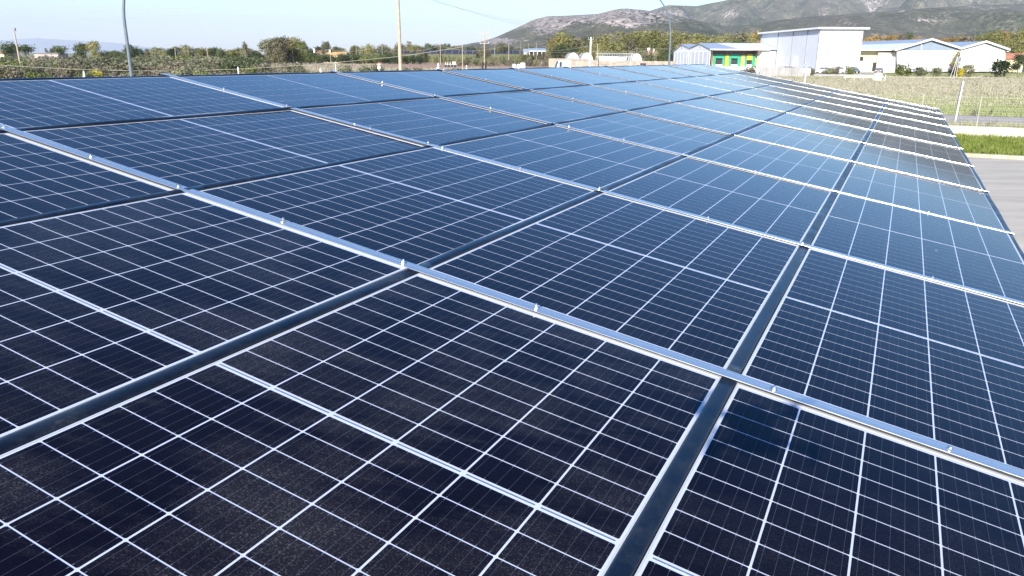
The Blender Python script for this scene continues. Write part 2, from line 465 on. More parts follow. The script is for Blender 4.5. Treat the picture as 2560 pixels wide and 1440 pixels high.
M_VERGE = soil_mat('verge_soil', (.10, .13, .03), (.15, .17, .05), (.07, .10, .025), .3, 5, .4, .05)
M_BROWN = soil_mat('tilled_soil', (.36, .215, .145), (.44, .28, .195), (.34, .24, .15), .06, 2.2, 0.02, .15)
M_FORE = soil_mat('forecourt_concrete', (.34, .31, .30), (.42, .38, .37), (.36, .33, .32), .08, 1.5, .0, .01)
M_GREENF = soil_mat('green_meadow', (.24, .26, .065), (.31, .30, .10), (.33, .28, .16), .05, 1.4, .1, .15)

g = MB()
rings = [0, 60, 140, 260, 420, 700, 1200, 2400, 5000, 12000, 24000]; nseg = 48
vs = [(0, 0, 0)]; fs = []
for rr_ in rings[1:]:
    for k in range(nseg): t = 2 * math.pi * k / nseg; vs.append((rr_ * math.cos(t), rr_ * math.sin(t), 0))
for k in range(nseg): fs.append((0, 1 + k, 1 + (k + 1) % nseg))
for i in range(len(rings) - 2):
    for k in range(nseg): a = 1 + i * nseg; fs.append((a + k, a + nseg + k, a + nseg + (k + 1) % nseg, a + (k + 1) % nseg))
g.add(vs, fs); struct('ground', g, M_GROUND)
band('yard', -70, 120, -60, 37.5, .004, M_YARD)
band('grass_verge', -90, 140, 37.72, 46.3, .05, M_VERGE, 2.0, .0)
band('roadside_verge', -90, 160, 46.62, 55.0, .008, M_GREENF, 1.2, .5, 4)
band('road', -120, 220, 54.6, 64.6, .014, M_ROAD, 1.0, .12, 3)
kb = MB(); kb.loft([(0, 0, 0), (0, 0, .13), (.03 * VD.x, .03 * VD.y, .15), (.22 * VD.x, .22 * VD.y, .15), (.22 * VD.x, .22 * VD.y, 0)], AB(-90, 37.5), AB(140, 37.5))
struct('kerb', kb, M_KERB)
# fields
def patch(name, pix, z, mat):
    m = MB(); m.poly([G(x, y, z) for x, y in pix]); return struct(name, m, mat)
patch('ploughed_field', [(640, 181), (1400, 181), (1390, 156.5), (1250, 155), (1030, 156), (610, 158.5)], .01, M_BROWN)
patch('green_strip', [(1990, 192.5), (2700, 191), (2700, 184), (1990, 186)], .012, M_GREENF)
patch('forecourt', [(1860, 190), (2150, 189), (2215, 187), (2215, 172), (1860, 170)], .02, M_FORE)
patch('dirt_yard', [(1350, 181), (1700, 178), (1700, 163), (1380, 165)], .018, M_FORE)

# ------------------------------------------------------------------ mountains
def vnoise(x, y, seed):
    rs = np.random.RandomState(seed); T = rs.rand(256, 256)
    xi = np.floor(x).astype(int); yi = np.floor(y).astype(int); fx = x - xi; fy = y - yi
    fx = fx * fx * (3 - 2 * fx); fy = fy * fy * (3 - 2 * fy)
    a = T[xi % 256, yi % 256]; b = T[(xi + 1) % 256, yi % 256]; c = T[xi % 256, (yi + 1) % 256]; d = T[(xi + 1) % 256, (yi + 1) % 256]
    return (a * (1 - fx) + b * fx) * (1 - fy) + (c * (1 - fx) + d * fx) * fy
def fbm(x, y, seed, o=5, g_=.5):
    s = 0; a = 1; t = 0
    for i in range(o): s = s + a * vnoise(x * 2 ** i, y * 2 ** i, seed + i); t += a; a *= g_
    return s / t
def ridged(x, y, seed, o=5):
    s = 0; a = 1; t = 0
    for i in range(o): s = s + a * (1 - abs(2 * vnoise(x * 2 ** i, y * 2 ** i, seed + i) - 1)); t += a; a *= .5
    return s / t
def mountain_mat():
    m, nt, bs = node_mat('mountain_scrub')
    g = N(nt, 'ShaderNodeNewGeometry'); P = g.outputs['Position']
    at_ = N(nt, 'ShaderNodeAttribute', attribute_name='rock')
    mp = N(nt, 'ShaderNodeMapping'); mp.inputs['Scale'].default_value = (1, 1, .7); nt.links.new(P, mp.inputs[0])
    n1 = noise(nt, mp.outputs[0], .012, 8, .68); n2 = noise(nt, mp.outputs[0], .05, 6, .75); n3 = noise(nt, P, .0016, 4, .6)
    n4 = noise(nt, mp.outputs[0], .10, 4, .8)
    green = ramp(nt, n1, [(.36, (.045, .060, .030)), (.5, (.125, .128, .068)), (.64, (.25, .23, .14))])
    green = mix(nt, ramp(nt, n4, [(.42, (.85, .85, .85)), (.55, (0, 0, 0))]), green, (.012, .020, .012))
    green = mix(nt, ramp(nt, n3, [(.4, (0, 0, 0)), (.62, (.7, .7, .7))]), green, (.14, .125, .095))
    n4 = noise(nt, mp.outputs[0], .10, 4, .8)
    rock = ramp(nt, mth(nt, 'ADD', mth(nt, 'MULTIPLY', n2, .5), mth(nt, 'MULTIPLY', n4, .5)), [(.40, (.075, .070, .055)), (.49, (.27, .225, .195)), (.58, (.48, .41, .37))])
    v = mth(nt, 'ADD', mth(nt, 'MULTIPLY', at_.outputs['Fac'], 1.0), mth(nt, 'MULTIPLY', mth(nt, 'SUBTRACT', n2, .5), 2.15))
    v = mth(nt, 'ADD', v, mth(nt, 'MULTIPLY', mth(nt, 'SUBTRACT', n1, .5), 1.2))
    v = mth(nt, 'ADD', v, mth(nt, 'MULTIPLY', mth(nt, 'SUBTRACT', n4, .5), 1.7))
    f = ramp(nt, v, [(.46, (0, 0, 0)), (.62, (1, 1, 1))])
    nt.links.new(mix(nt, f, green, rock), bs.inputs['Base Color'])
    bs.inputs['Roughness'].default_value = 1.0; bs.inputs['Specular IOR Level'].default_value = 0.0
    bump(nt, bs, n2, 1.0, 9.0)
    return m
def heightfield(name, X, D, Z, rock, mat):
    """X, D, Z arrays (azimuth index, distance index)"""
    na, nd = Z.shape
    xs = (X - 1280) / F * D * .957
    me = bpy.data.meshes.new(name)
    co = np.stack([xs, D, Z], -1).reshape(-1, 3)
    idx = np.arange(na * nd).reshape(na, nd)
    q = np.stack([idx[:-1, :-1], idx[1:, :-1], idx[1:, 1:], idx[:-1, 1:]], -1).reshape(-1, 4)
    me.from_pydata(co.tolist(), [], q.tolist()); me.update()
    me.materials.append(mat)
    a = me.attributes.new('rock', 'FLOAT', 'POINT'); a.data.foreach_set('value', rock.reshape(-1).astype(np.float32))
    for p in me.polygons: p.use_smooth = True
    return tag(link(name, me), kind='structure')
M_MTN = mountain_mat()
px = np.linspace(1000, 3500, 420)
def curve(pts): xs, ys = zip(*pts); return lambda x: np.interp(x, xs, ys)
hor = lambda x: 131 + .005 * x
# front ridge
sky_front = curve([(1000, 140), (1080, 132), (1130, 116), (1200, 104), (1235, 94), (1262, 82), (1300, 65), (1330, 50), (1362, 42), (1400, 41), (1450, 38.5), (1490, 36), (1515, 29), (1540, 24), (1560, 23), (1600, 27), (1640, 32), (1680, 40), (1730, 52), (1800, 66), (1860, 63), (1940, 50), (2020, 42), (2160, 33), (2300, 22), (2460, 14), (2560, 10), (2900, 2), (3500, 20)])
sky_back = curve([(1000, 160), (1500, 80), (1600, 34), (1640, 21), (1660, 15), (1690, 16), (1730, 17.5), (1755, 12), (1790, 6), (1850, -8), (1950, -32), (2100, -60), (2300, -85), (2560, -95), (2900, -70), (3500, -30)])
def ridge(name, skyf, d0, dp, d1, nd, seed, rockf, foot=0.0):
    d = np.linspace(d0, d1, nd)
    X, D = np.meshgrid(px, d, indexing='ij')
    top = np.maximum(0, (hor(X) - skyf(X)) / F * dp * .916 + 4)
    t = np.clip((D - d0) / (dp - d0), 0, 1); back = np.clip((D - dp) / (d1 - dp), 0, 1)
    prof = np.where(D <= dp, t ** 1.15 * (1.0 - .0 * t), 1 - .55 * back ** 1.3)
    xs = (X - 1280) / F * D * .957
    n = ridged(xs / 620, D / 900, seed, 6) - .62
    n2 = fbm(xs / 160, D / 160, seed + 20, 5) - .5
    n3 = ridged(xs / 260, D / 700, seed + 9, 4) - .6
    env = np.sin(np.pi * np.clip(t, 0, 1)) * .95 + .05
    h = top * (prof + env * (n * .70 + n3 * .45)) + top * n2 * .13 * (.25 + env)
    h = np.where(D > dp, np.minimum(h, top * 1.0), h)
    sm = np.clip(t * 6, 0, 1)
    Z = h * sm - 3 * (1 - sm)
    # never rise above the measured skyline
    lim = (hor(X) - skyf(X)) / F * D * .916 + 4
    near = (D < dp)
    Z = np.where(near, np.minimum(Z, lim * (1 - .0) - (1 - t) * top * .02), Z)
    px_y = hor(X) - (Z - 4) / D * F / .916
    return heightfield(name, X, D, Z, rockf(X, px_y, t, xs, D), M_MTN)
def rock_front(X, Y, t, xs, D):
    up = np.interp(X, [1230, 1300, 1360, 1500, 1600, 1700, 1760], [0, .5, .75, .75, .75, .35, 0])
    base = np.interp(X, [1200, 1300, 1380, 1420, 1500, 1560, 1620, 1760], [85, 72, 88, 62, 60, 72, 60, 50])
    r = up * np.clip((base - Y) / 14 + .5, 0, 1)
    q = np.exp(-((X - 1240) / 46) ** 2 - ((Y - 103) / 8.0) ** 2) * (1.25 + .5 * np.sin(Y * 1.9))
    q = np.maximum(q, np.exp(-((X - 1150) / 28) ** 2 - ((Y - 112) / 3.0) ** 2) * .8)
    sp = (fbm(xs / 210, D / 210, 77, 4) > .66) * .33
    pale = np.exp(-((X - 2290) / 45) ** 2 - ((Y - 52) / 4.5) ** 2) * .55 + np.exp(-((X - 2330) / 30) ** 2 - ((Y - 42) / 3) ** 2) * .5
    return np.maximum(np.maximum(r, q), np.maximum(sp, pale))
def rock_back(X, Y, t, xs, D):
    a = np.exp(-((X - 1660) / 45) ** 2 - ((Y - 38) / 12.0) ** 2) * .75
    b = np.exp(-((X - 1815) / 30) ** 2 - ((Y - 38) / 8.0) ** 2) * .6
    return np.maximum(np.maximum(a, b), (fbm(xs / 260, D / 260, 57, 4) > .66) * .34)
ridge('mountain', sky_front, 1500, 3100, 3900, 170, 11, rock_front)
ridge('far_mountain', sky_back, 3300, 5200, 6000, 150, 31, rock_back)
# pale hills far across the gulf
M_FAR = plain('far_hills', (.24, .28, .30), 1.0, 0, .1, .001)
px_s = px; px = np.linspace(-900, 640, 160)
X, D = np.meshgrid(px, np.linspace(15000, 19000, 14), indexing='ij')
far = curve([(-900, 108), (-400, 96), (0, 101), (50, 98), (95, 95), (150, 99), (185, 101), (230, 103), (300, 108), (340, 114), (400, 121), (470, 126), (640, 134)])
tt = np.clip((D - 15000) / 2500, 0, 1); Zt = (hor(X) - far(X)) / F * 17500 * .916 + 4
Z = Zt * np.where(D < 17500, tt ** .8, 1 - .6 * (D - 17500) / 1500) + (fbm(X / 40, D / 900, 3, 4) - .5) * 40 * tt
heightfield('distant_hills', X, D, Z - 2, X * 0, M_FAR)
px = px_s

# ------------------------------------------------------------------ vegetation
def leaf_mat(name, dark, mid, light, tr=.32):
    m, nt, bs = node_mat(name)
    g = N(nt, 'ShaderNodeNewGeometry'); P = g.outputs['Position']
    a = noise(nt, P, .55, 3, .6); b = noise(nt, P, 3.5, 2, .6)
    oi = N(nt, 'ShaderNodeObjectInfo')
    f = mth(nt, 'ADD', mth(nt, 'MULTIPLY', a, .55), mth(nt, 'ADD', mth(nt, 'MULTIPLY', b, .45), mth(nt, 'MULTIPLY', mth(nt, 'SUBTRACT', oi.outputs['Random'], .5), .22)))
    c = ramp(nt, f, [(.36, dark), (.5, mid), (.64, light)])
    nt.links.new(c, bs.inputs['Base Color']); bs.inputs['Roughness'].default_value = .7; bs.inputs['Specular IOR Level'].default_value = .25
    tb = N(nt, 'ShaderNodeBsdfTranslucent'); nt.links.new(c, tb.inputs[0])
    ms = N(nt, 'ShaderNodeMixShader'); ms.inputs[0].default_value = tr
    out = [n for n in nt.nodes if n.type == 'OUTPUT_MATERIAL'][0]
    nt.links.new(bs.outputs[0], ms.inputs[1]); nt.links.new(tb.outputs[0], ms.inputs[2]); nt.links.new(ms.outputs[0], out.inputs[0])
    return m
L_OLIVE = leaf_mat('olive_leaves', (.095, .105, .052), (.20, .20, .105), (.33, .325, .19))
L_GREY = leaf_mat('grey_scrub', (.120, .100, .062), (.205, .175, .115), (.31, .27, .185))
L_DARK = leaf_mat('dark_leaves', (.026, .040, .016), (.072, .096, .036), (.155, .175, .072))
L_GREEN = leaf_mat('green_leaves', (.045, .066, .014), (.120, .145, .036), (.24, .255, .08))
L_EUC = leaf_mat('eucalyptus_leaves', (.105, .103, .030), (.225, .215, .070), (.37, .34, .13))
L_AUT = leaf_mat('autumn_leaves', (.17, .115, .035), (.32, .215, .065), (.46, .33, .12))
L_PALE = leaf_mat('pale_leaves', (.090, .085, .042), (.20, .185, .100), (.33, .295, .18))
L_YEL = leaf_mat('yellow_blossom', (.22, .19, .01), (.52, .42, .02), (.75, .62, .05))
L_VINE = leaf_mat('vine_leaves', (.075, .085, .025), (.17, .175, .06), (.30, .29, .12))
M_BARK = plain('bark', (.13, .105, .08), .9, 0, .3, 6, spec=.1)
M_TWIG = plain('dry_twigs', (.26, .205, .16), .9, 0, .3, 4, spec=.1)

def crown(seed, lobes, nleaf, ls, core=.30):
    """many small leaf clumps spread through several lobes; unit height, standing on z=0"""
    rr = np.random.RandomState(seed)
    lob = np.array(lobes, float)             # x y z rx ry rz
    wgt = lob[:, 3] * lob[:, 4] * lob[:, 5]; wgt = wgt ** .7; wgt /= wgt.sum()
    k = rr.choice(len(lob), nleaf, p=wgt)
    d = rr.normal(size=(nleaf, 3)); d /= np.linalg.norm(d, axis=1)[:, None]
    r = core + (1 - core) * rr.rand(nleaf) ** .45
    # ragged outline: radius varies with direction
    rag = 1 + .22 * np.sin(d[:, 0] * 7 + k * 1.7) * np.sin(d[:, 1] * 6 + k) + .16 * np.sin(d[:, 2] * 11 + k * 2.1) + rr.normal(size=nleaf) * .06
    c = lob[k, :3] + d * lob[k, 3:] * (r * rag)[:, None]
    c[:, 2] = np.abs(c[:, 2]) + .01
    n = d + rr.normal(size=(nleaf, 3)) * .55; n /= np.linalg.norm(n, axis=1)[:, None]
    t = np.cross(n, rr.normal(size=(nleaf, 3))); t /= np.linalg.norm(t, axis=1)[:, None]; b = np.cross(n, t)
    s = ls * (.55 + .9 * rr.rand(nleaf))[:, None]
    v = np.stack([c - t * s, c - b * s * .55 + n * s * .15, c + t * s, c + b * s * .6], 1).reshape(-1, 3)
    f = np.arange(nleaf * 4).reshape(-1, 4)
    me = bpy.data.meshes.new('crown'); me.from_pydata(v.tolist(), [], f.tolist()); me.update(); me.materials.append(L_EUC)
    return me
def ext(me, q=.985):
    co = np.empty(len(me.vertices) * 3, np.float32); me.vertices.foreach_get('co', co); co = co.reshape(-1, 3)
    return float(np.quantile(co[:, 2], .995)), float(np.quantile(np.hypot(co[:, 0], co[:, 1]), q)) * 2
def rl(seed, n, spread, zc, zr, r0, r1, flat=1.0):
    rr = random.Random(seed); out = []
    for i in range(n):
        a = rr.uniform(0, 6.28); q = spread * math.sqrt(rr.random()); r = rr.uniform(r0, r1)
        out.append((q * math.cos(a), q * math.sin(a), zc + zr * rr.uniform(-1, 1), r, r, r * flat))
    return out
TALL = [crown(100 + i, [(0, 0, .55, .20, .20, .36)] + rl(i, 9, .17, .52, .36, .10, .16, 1.3), 2400, .026) for i in range(4)]
ROUND = [crown(120 + i, [(0, 0, .60, .36, .36, .30)] + rl(i + 9, 10, .30, .52, .30, .14, .22, .9), 2600, .027) for i in range(4)]
BUSH = [crown(140 + i, [(0, 0, .38, .48, .48, .42)] + rl(i + 20, 8, .45, .42, .26, .18, .30, .9), 1000, .054, .2) for i in range(4)]
ROUND_LOW = [crown(150 + i, [(0, 0, .46, .46, .46, .44)] + rl(i + 60, 7, .30, .5, .30, .14, .22, 1.0), 1300, .045, .3) for i in range(2)]
SPIKY = [crown(160 + i, [(0, 0, .35, .45, .45, .35)] + rl(i + 30, 10, .5, .55, .35, .07, .14, 1.6), 420, .050, .1) for i in range(2)]
UMBR = [crown(170, [(0, 0, .74, .50, .50, .24)] + rl(44, 8, .36, .74, .08, .16, .24, .8), 1500, .030)]
def trunk_mesh(seed, hz, r, spread=.2, limbs=4):
    rr = random.Random(seed); m = MB()
    bx, by = rr.uniform(-.04, .04), rr.uniform(-.04, .04)
    m.tube([(0, 0, -.01), (bx * .5, by * .5, hz * .5), (bx, by, hz)], [r, r * .75, r * .5], 6)
    for i in range(limbs):
        a = 6.28 * i / limbs + rr.uniform(-.4, .4); z0 = hz * rr.uniform(.55, .95); q = spread * rr.uniform(.6, 1.2)
        m.tube([(bx * z0 / hz, by * z0 / hz, z0), (q * .5 * math.cos(a), q * .5 * math.sin(a), z0 + .14), (q * math.cos(a), q * math.sin(a), z0 + .28)], [r * .45, r * .3, r * .12], 5)
    return m.mesh('trunk', M_BARK)
TR_T = trunk_mesh(1, .55, .018, .14, 5); TR_R = trunk_mesh(2, .40, .026, .24, 5); TR_U = trunk_mesh(3, .60, .028, .3, 6)
def setmat(o, mat):
    o.material_slots[0].link = 'OBJECT'; o.material_slots[0].material = mat
vr = random.Random(77)
def tree(kind, x, D, top, wide, mat, label, cat='tree', group=None, name='tree', base=0.0):
    """a tree whose top is seen at photo height `top`, standing D metres away"""
    p = at(x, 137, D); h = max(1.2, zy(x, top, D) - base)
    meshes, tr = {'tall': (TALL, TR_T), 'round': (ROUND, TR_R), 'umbrella': (UMBR, TR_U)}[kind]
    root = thing(name, label, cat, (p.x, D, base), vr.uniform(0, 6.28), group)
    w = wide / F * D
    cm = vr.choice(meshes); zt_, full = ext(cm)
    root.scale = (w / full * 1.12, w / full * 1.12, h / zt_)
    c = link('crown', cm, root); setmat(c, mat); link('trunk', tr, root)
    return root
def bush(x, D, top, wide, mat, label, group=None, name='bush', kind=None, base=0.0, cat='shrub'):
    p = at(x, 137, D); h = max(.5, zy(x, top, D) - base); w = wide / F * D
    bm_ = vr.choice(kind or BUSH); zt_, full = ext(bm_)
    o = link(name, bm_); setmat(o, mat)
    o.location = (p.x, D, base - .03 * h); o.rotation_euler = (0, 0, vr.uniform(0, 6.28)); o.scale = (w / full * 1.1, w / full * 1.1, h * 1.03 / zt_)
    return tag(o, label, cat, group)

# skyline trees on the left, each named for what sets it apart
tree('round', 20, 330, 105, 40, L_DARK, 'dark bushy tree at the far left beyond the olive scrub')
tree('umbrella', 65, 320, 111, 46, L_GREEN, 'yellow green umbrella shaped pine beside the leaning wooden pole', 'pine tree', name='pine_tree')
tree('tall', 40, 345, 106, 16, L_DARK, 'small dark tree just behind the leaning wooden pole')
tree('umbrella', 154, 310, 114, 34, L_GREEN, 'small round dome shaped green pine standing by itself', 'pine tree', name='pine_tree')
tree('tall', 133, 340, 115, 14, L_DARK, 'thin dark conifer just left of the small round pine', name='conifer')
tree('round', 204, 300, 108, 34, L_GREEN, 'broad green tree on the left of the tree pair by the white farmhouse')
tree('round', 236, 300, 103, 34, L_EUC, 'taller yellowish tree on the right of the tree pair by the farmhouse')
tree('round', 330, 290, 112, 38, L_DARK, 'dark round tree right behind the nearer grey lamp post')
tree('round', 350, 300, 121, 22, L_DARK, 'low dark tree at the right foot of the tree behind the lamp post')
tree('tall', 120, 345, 121, 12, L_GREY, 'bare brownish tree between the two round pines')
for i, x in enumerate((262, 275, 290, 302)):
    tree('round', x, 420, 126 + (i % 2) * 3, 22, L_DARK, 'low dark tree in the distant row left of the nearer lamp post', group='distant dark trees left of the lamp post')
for i, x in enumerate(range(372, 650, 15)):
    tree('round', x + vr.uniform(-4, 4), 300 + vr.uniform(-20, 40), 122 - 4 * math.sin(i * 1.3) - (5 if 420 < x < 520 else 0), 27, vr.choice((L_OLIVE, L_DARK, L_OLIVE, L_EUC)),
         'greyish green tree in the low ridge of trees right of the nearer lamp post', group='low tree ridge behind the olive scrub')
# the big clump between palm and farmhouses
for x, top, w, mt, lb in ((672, 98, 34, L_OLIVE, 'grey green tree on the left side of the tall clump by the palm'), (694, 94, 34, L_PALE, 'pale tree in the middle of the tall clump by the palm'),
                          (716, 92, 32, L_PALE, 'tallest pale tree of the clump by the palm'), (738, 93, 34, L_EUC, 'yellow green tree at the crown of the tall clump, second from its right end'),
                          (752, 104, 26, L_GREEN, 'darker green tree at the right end of the tall clump by the palm')):
    tree('round', x, 300 + vr.uniform(-8, 8), top, w * 1.35, mt, lb)
tree('round', 815, 370, 104, 24, L_OLIVE, 'single round tree standing above the orange roofed farmhouse')
for i, x in enumerate(list(range(768, 810, 12)) + list(range(828, 990, 13))):
    tree(vr.choice(('round', 'tall')), x + vr.uniform(-3, 3), 400 + vr.uniform(-15, 40), 116 + 3 * math.sin(i * 2.1) - (3 if x > 880 else -3), 24 if x < 850 else 20, L_DARK if x < 850 else vr.choice((L_OLIVE, L_PALE, L_EUC)),
         'greenish tree in the long tree line behind the farmhouse roofs', group='tree line behind the farmhouses')
for i, x in enumerate(range(996, 1060, 11)):
    tree(vr.choice(('round', 'tall')), x + vr.uniform(-3, 3), 430 + vr.uniform(-15, 40), (108, 112, 104, 112, 113, 116)[i], 22, vr.choice((L_OLIVE, L_EUC, L_PALE)),
         'olive toned tree just right of the thick concrete pole', group='trees right of the concrete pole')
for i, x in enumerate(range(1062, 1345, 12)):
    if 1168 < x < 1182: continue
    tree('round', x + vr.uniform(-4, 4), 470 + vr.uniform(-10, 60), 117 + 3 * math.sin(i * 1.7) + (2 if x > 1200 else 0), 22, vr.choice((L_DARK, L_OLIVE, L_GREY)),
         'low hazy tree behind the dark blue solar roofs', group='low trees behind the dark solar roofs')
for x in range(1068, 1128, 9):
    tree('round', x, 900, 109.5 + vr.uniform(-1.5, 1.5), 15, L_DARK, 'tiny distant tree on the low rise left of the mountain foot', group='distant trees at the mountain foot')
tree('round', 1253, 440, 107, 24, L_PALE, 'brownish yellow tree below the pale quarry terraces')

# palm with a bare thick trunk
pt = thing('palm_tree', 'ragged palm with a thick upright trunk above the scrub', 'palm tree', (gx(614, 230), 230, 0))
hh = zy(614, 106, 230)
m = MB(); m.tube([(0, 0, 0), (.1, 0, hh * .55), (0, 0, hh * .92)], [.42, .36, .55], 8); m.build('trunk', M_BARK, pt)
m = MB(); prr = random.Random(4)
for i in range(90):
    a = prr.uniform(0, 6.28); e = prr.uniform(-.9, 1.3); L = prr.uniform(.7, 1.3); z0 = hh * prr.uniform(.80, .97)
    d = Vector((math.cos(a) * math.cos(e), math.sin(a) * math.cos(e), math.sin(e))); s_ = Vector((-math.sin(a), math.cos(a), 0)) * .14
    p0 = Vector((0, 0, z0)); p1 = p0 + d * L * .6; p2 = p0 + d * L + Vector((0, 0, -.35 * L))
    m.add([p0, p1 - s_, p2, p1 + s_], [(0, 1, 2, 3)])
m.build('fronds', L_OLIVE, pt)

# dark clipped-looking tree hedge behind the ploughed field: one shrub after another
for i, x in enumerate(range(596, 1052, 15)):
    bush(x + vr.uniform(-3, 3), 345 + vr.uniform(-4, 4), 134 + vr.uniform(-1.5, 2.5) + (x - 600) * .006, 24, vr.choice((L_DARK, L_DARK, L_GREEN)), 'dark green shrub in the long hedge behind the ploughed field', 'dark hedge shrubs behind the ploughed field', name='hedge_shrub')
for i, x in enumerate(range(600, 1000, 17)):
    bush(x + vr.uniform(-5, 5), 362 + vr.uniform(-5, 9), 131 + vr.uniform(-2, 2), 24, vr.choice((L_OLIVE, L_OLIVE, L_DARK)), 'grey green olive bush just behind the long dark hedge', 'olive bushes behind the dark hedge', name='olive_tree', cat='olive tree')
# rows of vines or cactus with pale leaves
for i, x in enumerate(range(1056, 1312, 9)):
    bush(x + vr.uniform(-2, 2), 352 + vr.uniform(-3, 3), 136 + vr.uniform(-1, 2), 14, L_VINE, 'pale yellow green shrub in the planted row below the solar roofs', 'planted row behind the wire fence', kind=SPIKY, name='vine', cat='vine')
for i, x in enumerate(range(1150, 1400, 14)):
    bush(x + vr.uniform(-4, 4), 300 + vr.uniform(-8, 8), 148 + vr.uniform(-1, 2), 20, vr.choice((L_GREY, L_GREY, L_OLIVE)), 'low dry bush along the rear edge of the ploughed field', 'dry bushes at the rear field edge')

# olive scrub on the left
GR = 'olive and scrub bushes beyond the upper canopy edge'
xs_ = vr
n_b = 0
for D0, D1, cnt, ht in ((96, 118, 36, 2.4), (118, 150, 50, 2.8), (150, 190, 60, 3.1), (190, 240, 66, 3.3), (240, 300, 66, 3.5)):
    for i in range(cnt):
        D = vr.uniform(D0, D1); xl = -60; xr = 930 if D0 < 118 else (760 if D < 190 else (690 if D < 240 else 640))
        x = xl + (xr - xl) * (i + vr.uniform(.1, .9)) / cnt
        h = ht * vr.uniform(.62, 1.15)
        if 650 < x < 960: h *= .62
        p = at(x, 137, D); top = 137 - (h - H) * F / D
        mt = vr.choices((L_OLIVE, L_GREY, L_GREEN, L_DARK), (7, 4, 1.1, .7) if D0 > 118 else (4, 5, 1.0, .6))[0]
        if 560 < x < 640 and D > 150: mt = L_DARK
        w = h * vr.uniform(1.15, 1.9) / D * F
        nm = {L_OLIVE: 'grey green olive bush', L_GREY: 'brownish twiggy bush', L_GREEN: 'brighter green bush', L_DARK: 'dark green bush'}[mt]
        bush(x, D, top, w, mt, nm + ' in the wide olive scrub beyond the upper canopy edge', GR, kind=SPIKY if mt is L_GREY and vr.random() < .4 else None)
bush(238, 104, 176, 30, L_YEL, 'bright yellow flowering bush at the panel edge beside the lamp post', name='flowering_bush')
bush(860, 118, 163, 44, L_OLIVE, 'olive brown mound of brush, smaller of two in front of the ploughed field')
bush(918, 115, 161, 72, L_OLIVE, 'olive brown mound of brush, larger one beside the warning sign')
bush(1003, 120, 169, 44, L_GREY, 'pale dry bush behind the foot of the thick concrete pole')
bush(1046, 130, 168, 34, L_GREY, 'pale dry bush right of the thick concrete pole')
bush(1140, 130, 171, 40, L_GREY, 'low dry bush left of the slim concrete pole')

# eucalyptus wood right of centre
for i in range(84):
    x = 1390 + (i % 28) * 19 + vr.uniform(-7, 7); row = i // 28; back = row == 0
    if x > 1912 or (row == 2 and x < 1440): continue
    D = (400, 372, 350)[row] + vr.uniform(-10, 10)
    skyl = np.interp(x, [1390, 1405, 1420, 1440, 1500, 1560, 1620, 1660, 1700, 1760, 1800, 1860, 1910], [95, 73, 80, 92, 84, 76, 72, 78, 80, 84, 82, 78, 80])
    top = skyl + (0, 9, 24)[row] + vr.uniform(0, 8)
    if not back and x > 1690: top += 6
    tree('tall' if vr.random() < .6 else 'round', x, D, top, vr.uniform(36, 48), vr.choices((L_EUC, L_GREEN, L_PALE, L_AUT), (7, 1.6, 2, .5))[0],
         'tall yellowish green tree in the dense wood behind the polytunnels', group='dense wood behind the polytunnels')
tree('round', 1398, 345, 112, 44, L_DARK, 'low spreading dark green tree at the left foot of the wood')
tree('round', 1430, 330, 119, 40, L_DARK, 'dark low tree right behind the first polytunnel')
for i, x in enumerate((1372, 1386, 1398, 1410)):
    bush(x, 262, 133 + (i % 3) * 3, 20, L_GREY, 'bare twiggy bush behind the white van', 'bare bushes behind the white van', kind=SPIKY)
for i, x in enumerate(range(1440, 1700, 15)):
    bush(x, 300 + vr.uniform(-6, 6), 128 + vr.uniform(-3, 4), 26, vr.choice((L_DARK, L_OLIVE, L_EUC)), 'low bush at the foot of the dense wood', 'bushes at the foot of the wood')
for i, x in enumerate(range(1302, 1376, 11)):
    bush(x, 378 + vr.uniform(-4, 4), 133 + vr.uniform(-1, 2), 17, vr.choice((L_GREY, L_OLIVE, L_VINE)), 'low bush in front of the open sided shed', 'bushes in front of the open shed', name='shrub')
# autumn trees behind the large warehouse
for i in range(34):
    x = 2150 + i * 13 + vr.uniform(-5, 5); D = 320 + vr.uniform(-30, 40)
    skyl = np.interp(x, [2150, 2200, 2240, 2290, 2330, 2370, 2440, 2480, 2510, 2560, 2600], [88, 90, 82, 88, 94, 94, 86, 80, 74, 70, 68])
    mt = vr.choices((L_AUT, L_EUC, L_GREY, L_GREEN), (5, 3, 2.5, .5) if x < 2470 else (2, 5, .5, 3))[0]
    tree('round' if x < 2470 else vr.choice(('tall', 'round')), x, D, skyl + vr.uniform(-1, 6), vr.uniform(30, 44), mt, 'orange and olive autumn tree behind the big warehouse roofs', group='autumn trees behind the warehouses')
for i, x in enumerate((2524, 2546, 2570, 2600)):
    tree('round', x, 250 + vr.uniform(-6, 6), 96 + i * 3, 48, L_EUC, 'large olive green tree behind the orange roofed cottage', group='trees behind the orange roofed cottage')
bt = tree('round', 2552, 214, 136, 36, L_DARK, 'small dark evergreen leaning over the orange roof end', name='evergreen_tree')

